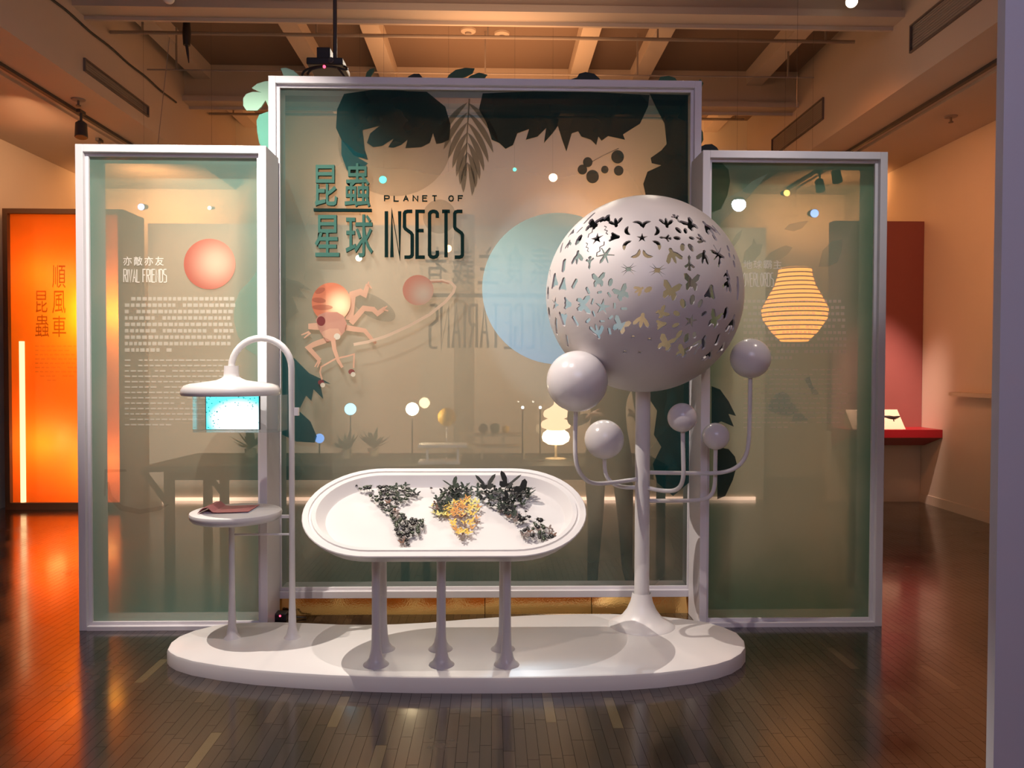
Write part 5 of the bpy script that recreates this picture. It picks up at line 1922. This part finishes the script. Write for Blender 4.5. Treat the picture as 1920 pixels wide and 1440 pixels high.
# small potted plants and a lidded jar on the far left of the table
for px, yy, hh, lb in ((650, 6.4, 0.20, 'small bushy potted plant behind the beetle print'), (700, 6.55, 0.22, 'taller potted plant behind the wide panel'), (470, 6.5, 0.24, 'potted plant behind the acrylic case')):
    p = on_table(px, yy)
    pp2 = thing('potted_plant', p, lb, 'plant')
    MB().lathe(p, [(0.04, 0), (0.05, 0.07), (0.046, 0.07), (0.0, 0.065)], 14).build('pot', M['pale_wood'], pp2, smooth=40)
    lf = MB()
    for k in range(26):
        a = random.uniform(0, 2 * PI)
        e = random.uniform(0.2, 1.3)
        d = Vector((math.cos(a) * math.cos(e), math.sin(a) * math.cos(e), math.sin(e)))
        t0 = p + Vector((0, 0, 0.07))
        t1 = t0 + d * hh * random.uniform(0.6, 1)
        sd = d.cross(Vector((0, 0, 1))).normalized() * 0.022
        lf.add([t0, (t0 + t1) / 2 + sd, t1, (t0 + t1) / 2 - sd], [(0, 1, 2, 3)])
    tag(lf.build('foliage', M['leafy'], pp2), kind='stuff')

# clear sheet with the mirrored title of the next exhibit, standing on the table
YT2 = 6.74
gx0_, gx1_ = at(786, 560, YT2).x, at(1060, 560, YT2).x
gz0_, gz1_ = TZ, at(900, 440, YT2).z
gs = thing('title_sheet', ((gx0_ + gx1_) / 2, YT2, TZ), 'clear upright sheet with a mirrored grey title on the table behind', 'sign')
MB().box((gx0_, YT2 + 0.004, gz0_), (gx1_, YT2 + 0.010, gz1_)).build('sheet', M['glass'], gs)
for i, (ch, x0, x1) in enumerate((('者', 798, 838), ('義', 848, 888), ('主', 896, 936), ('食', 946, 986), ('素', 994, 1034))):
    glyph(ch, x0, x1, 462, 533, YT2 - 0.012, 0.015, True).build('character', M['text_grey'], gs)
MB().box(at(790, 557, YT2 - 0.012), at(1056, 551, YT2 - 0.012) + Vector((0, 0.012, 0))).build('title_rule', M['text_grey'], gs)
for q in word('VEGETARIANS', 806, 1022, 572, 652, 5.0, YT2 - 0.012, 0.014, 0.55, True):
    q.build('letter', M['text_grey'], gs)
bpy.data.objects.remove(_fo)
px_ = at(870, 700, 7.6)
tag(MB().box((px_.x - 0.10, 7.6, 0), (px_.x + 0.10, 7.7, 3.0)).build('standing_board', M['card']), 'narrow beige upright board behind the wide panel', 'board')

# orange honeycomb lantern behind the right panel
YH = 5.9
hc = at(1490, 575, YH)
hl = thing('orange_lantern', (hc.x, YH, at(1490, 640, YH).z), 'orange glowing ribbed lantern seen through the right panel', 'lantern')
M['lantern_orange'] = glow('orange_lantern_glow', (1.0, 0.30, 0.05, 1), 5.5)
prof = [(0.10, 640), (0.17, 622), (0.235, 598), (0.245, 580), (0.20, 558), (0.15, 536), (0.125, 515), (0.12, 503)]
MB().lathe((hc.x, YH, 0), [(r_, at(1490, py, YH).z) for r_, py in prof], 36).build('shade', M['lantern_orange'], hl, smooth=60)
rb = MB()
for i in range(17):
    py = 636 - i * 8.2
    zz = at(1490, py, YH).z
    k = 0
    while k < len(prof) - 2 and prof[k + 1][1] > py:
        k += 1
    t = (prof[k][1] - py) / (prof[k][1] - prof[k + 1][1])
    r_ = prof[k][0] + (prof[k + 1][0] - prof[k][0]) * t + 0.004
    rb.tube([(hc.x + r_ * math.cos(2 * PI * j / 28), YH + r_ * math.sin(2 * PI * j / 28), zz) for j in range(29)], 0.005, 5, False)
M['rib_rust'] = mat('rust_rib', (0.45, 0.16, 0.04, 1), 0.6)
tag(rb.build('ribs', M['rib_rust'], hl), kind='stuff')
MB().tube([(hc.x, YH, at(1490, 503, YH).z), (hc.x, YH, 4.898)], 0.0010, 5).build('cord', M['dark'], hl)

# spot lamps shining through the fabric
LAMPS = [
    (1385, 383, 13.5, (0.90, 0.97, 1.0, 1), 40, 'brightest white spot lamp behind the right panel'),
    (1475, 362, 6, (1.0, 0.45, 0.10, 1), 9, 'small orange lamp right of the brightest spot lamp'),
    (1527, 400, 8, (0.30, 0.45, 1.0, 1), 4, 'small blue lamp behind the right panel'),
    (1037, 333, 8, (1.0, 0.50, 0.22, 1), 14, 'orange lamp above the blue disc'),
    (965, 318, 3.5, (0.1, 0.8, 0.5, 1), 4, 'tiny green lamp left of the orange lamp above the blue disc'),
    (718, 337, 7, (0.10, 0.95, 0.65, 1), 5, 'green lamp right of the mint title characters'),
    (840, 466, 7, (1.0, 0.42, 0.18, 1), 9, 'orange lamp behind the last letters of the big title'),
    (673, 484, 6, (1.0, 0.75, 0.45, 1), 9, 'warm small lamp below the mint title characters'),
    (265, 388, 6, (0.35, 0.45, 1.0, 1), 4, 'small blue lamp behind the left panel'),
    (393, 390, 3.5, (1.0, 0.9, 0.6, 1), 4, 'tiny pale lamp above the salmon sphere'),
]
for px, py, r_, c_, pw, lb in LAMPS:
    Yl = 7.0
    c = at(px, py, Yl)
    rr = r_ / F * Yl
    t = thing('hanging_lamp', c, lb, 'lamp', )
    MB().lathe((c.x, Yl - 0.004, c.z), [(rr, 0.0), (rr * 0.9, 0.004), (0, 0.005)], 20, 'Y').build('lens', glow('lamp_glow', c_, pw * 2.2), t)
    MB().tube([(c.x, Yl, c.z), (c.x, Yl + 0.10, c.z + 0.02)], [rr * 1.04, rr * 0.7], 16).build('housing', M['dark'], t, smooth=40)
    MB().tube([(c.x, Yl + 0.06, c.z + rr * 0.7), (c.x, Yl + 0.06, ZC - 0.002)], 0.0008, 5).build('rod', M['dark'], t)
for px, py, r_, c_, pw, lb in ((657, 767, 11, (0.25, 0.72, 1.0, 1), 3.0, 'round pale blue globe light on the table behind'), (773, 767, 12, (1.0, 0.78, 0.45, 1), 30, 'brightest warm bulb on the table behind the wide panel'),
                               (599, 822, 9, (0.18, 0.42, 0.95, 1), 1.4, 'dim blue globe light half hidden by the teal leaf print'), (980, 764, 2.6, (1, 0.9, 0.7, 1), 10, 'tiny bulb left of the tiered lantern'),
                               (1013, 764, 2.6, (1, 0.9, 0.7, 1), 10, 'tiny bulb touching the left side of the tiered lantern')):
    yy = 6.2
    c = at(px, py, yy)
    t = thing('table_light', (c.x, yy, TZ), lb, 'lamp')
    MB().sphere(c, r_ / F * yy, 18, 10).build('bulb', glow('bulb_glow', c_, pw * 2.0), t, smooth=80)
    MB().lathe((c.x, yy, TZ), [(0.035, 0), (0.033, 0.01), (0.006, 0.014), (0.006, c.z - TZ - r_ / F * yy * 0.8)], 12).build('stand', M['dark'], t)

# LED line at the foot of the middle partition
M['strip'] = glow('warm_strip_light', (1.0, 0.62, 0.42, 1), 3.2)
tag(MB().box((-3.7, 8.725, 0.0), (3.0, 8.749, 0.035)).build('strip_light', M['strip']), 'warm strip light along the foot of the partition', 'strip light')


# ------------------------------------------------------------------ visitor behind the wide panel
def skin_body(name, joints, edges, m, parent, root_i=0, sub=2):
    me = bpy.data.meshes.new(name)
    me.from_pydata([tuple(j[0]) for j in joints], edges, [])
    o = bpy.data.objects.new(name, me)
    COL.objects.link(o)
    sk = o.modifiers.new('skin', 'SKIN')
    for i, j in enumerate(joints):
        me.skin_vertices[0].data[i].radius = (j[1], j[1] if len(j) < 3 else j[2])
        me.skin_vertices[0].data[i].use_root = i == root_i
    sb = o.modifiers.new('sub', 'SUBSURF')
    sb.levels = sb.render_levels = sub
    bpy.context.view_layer.update()
    dg = bpy.context.evaluated_depsgraph_get()
    m3 = bpy.data.meshes.new_from_object(o.evaluated_get(dg))
    o.modifiers.clear()
    o.data = m3
    bpy.data.meshes.remove(me)
    m3.name = name
    m3.materials.clear()
    m3.materials.append(m)
    m3.polygons.foreach_set('use_smooth', [True] * len(m3.polygons))
    if parent is not None:
        o.parent = parent
    return o


YV = 5.35
fx = at(1140, 900, YV).x
per = thing('person', (fx, YV, 0), 'person in dark clothes standing legs apart behind the green panel', 'person')
LX, RX_ = at(1113, 900, YV).x - fx, at(1178, 900, YV).x - fx
J = [((0, 0, 0.93), 0.125, 0.10), ((0, 0, 1.10), 0.13, 0.095), ((0, 0, 1.28), 0.155, 0.105), ((0, 0, 1.42), 0.13, 0.085), ((0, 0.0, 1.50), 0.052), ((0, -0.015, 1.58), 0.075, 0.085), ((0, -0.01, 1.69), 0.078, 0.095), ((0, 0, 1.76), 0.045, 0.05),
     ((-0.095, 0, 0.86), 0.088), ((LX * 0.85, -0.01, 0.49), 0.060), ((LX, 0.02, 0.10), 0.042), ((LX - 0.01, -0.05, 0.04), 0.040), ((LX - 0.03, -0.16, 0.03), 0.030),
     ((0.095, 0, 0.86), 0.088), ((RX_ * 0.85, -0.01, 0.49), 0.060), ((RX_, 0.02, 0.10), 0.042), ((RX_ + 0.01, -0.05, 0.04), 0.040), ((RX_ + 0.03, -0.16, 0.03), 0.030),
     ((-0.20, 0, 1.40), 0.058), ((-0.25, 0.03, 1.12), 0.045), ((-0.17, -0.20, 1.17), 0.034),
     ((0.20, 0, 1.40), 0.058), ((0.25, 0.03, 1.12), 0.045), ((0.17, -0.20, 1.17), 0.034)]
E_ = [(0, 1), (1, 2), (2, 3), (3, 4), (4, 5), (5, 6), (6, 7), (0, 8), (8, 9), (9, 10), (10, 11), (11, 12), (0, 13), (13, 14), (14, 15), (15, 16), (16, 17),
      (3, 18), (18, 19), (19, 20), (3, 21), (21, 22), (22, 23)]
skin_body('body', J, E_, M['cloth_dark'], per)
for s_ in (-1, 1):
    wx = s_ * 0.17
    hj = [((wx, -0.20, 1.17), 0.026, 0.018), ((wx - s_ * 0.03, -0.245, 1.19), 0.036, 0.016)]
    he = [(0, 1)]
    for k, (dx, L_) in enumerate(((-0.026, 0.062), (-0.009, 0.072), (0.009, 0.068), (0.026, 0.054))):
        b = len(hj)
        bxp = wx - s_ * 0.04 + dx
        hj += [((bxp, -0.285, 1.20), 0.0095), ((bxp - s_ * 0.01, -0.285 - L_ * 0.5, 1.205), 0.0085), ((bxp - s_ * 0.025, -0.285 - L_ * 0.7, 1.185), 0.007)]
        he += [(1, b), (b, b + 1), (b + 1, b + 2)]
    b = len(hj)
    hj += [((wx - s_ * 0.055, -0.235, 1.215), 0.011), ((wx - s_ * 0.075, -0.26, 1.23), 0.009)]
    he += [(1, b), (b, b + 1)]
    skin_body('hand', hj, he, M['skin'], per, sub=1)
mb = MB()
mb.sphere((fx, YV - 0.018, 1.665), 1, 24, 14, (0.080, 0.098, 0.118))
hm = mb
hm.sphere((fx, YV - 0.118, 1.655), 1, 10, 6, (0.014, 0.022, 0.020))
for s_ in (-1, 1):
    hm.sphere((fx + s_ * 0.030, YV - 0.104, 1.680), 1, 8, 6, (0.013, 0.010, 0.008))
    hm.sphere((fx + s_ * 0.081, YV - 0.01, 1.665), 1, 8, 6, (0.010, 0.020, 0.032))
hm.sphere((fx, YV - 0.108, 1.610), 1, 10, 5, (0.026, 0.010, 0.007))
hm.build('face', M['skin'], per, smooth=80)
MB().sphere((fx, YV + 0.012, 1.70), 1, 24, 14, (0.092, 0.100, 0.105)).build('hair', M['hair'], per, smooth=80)
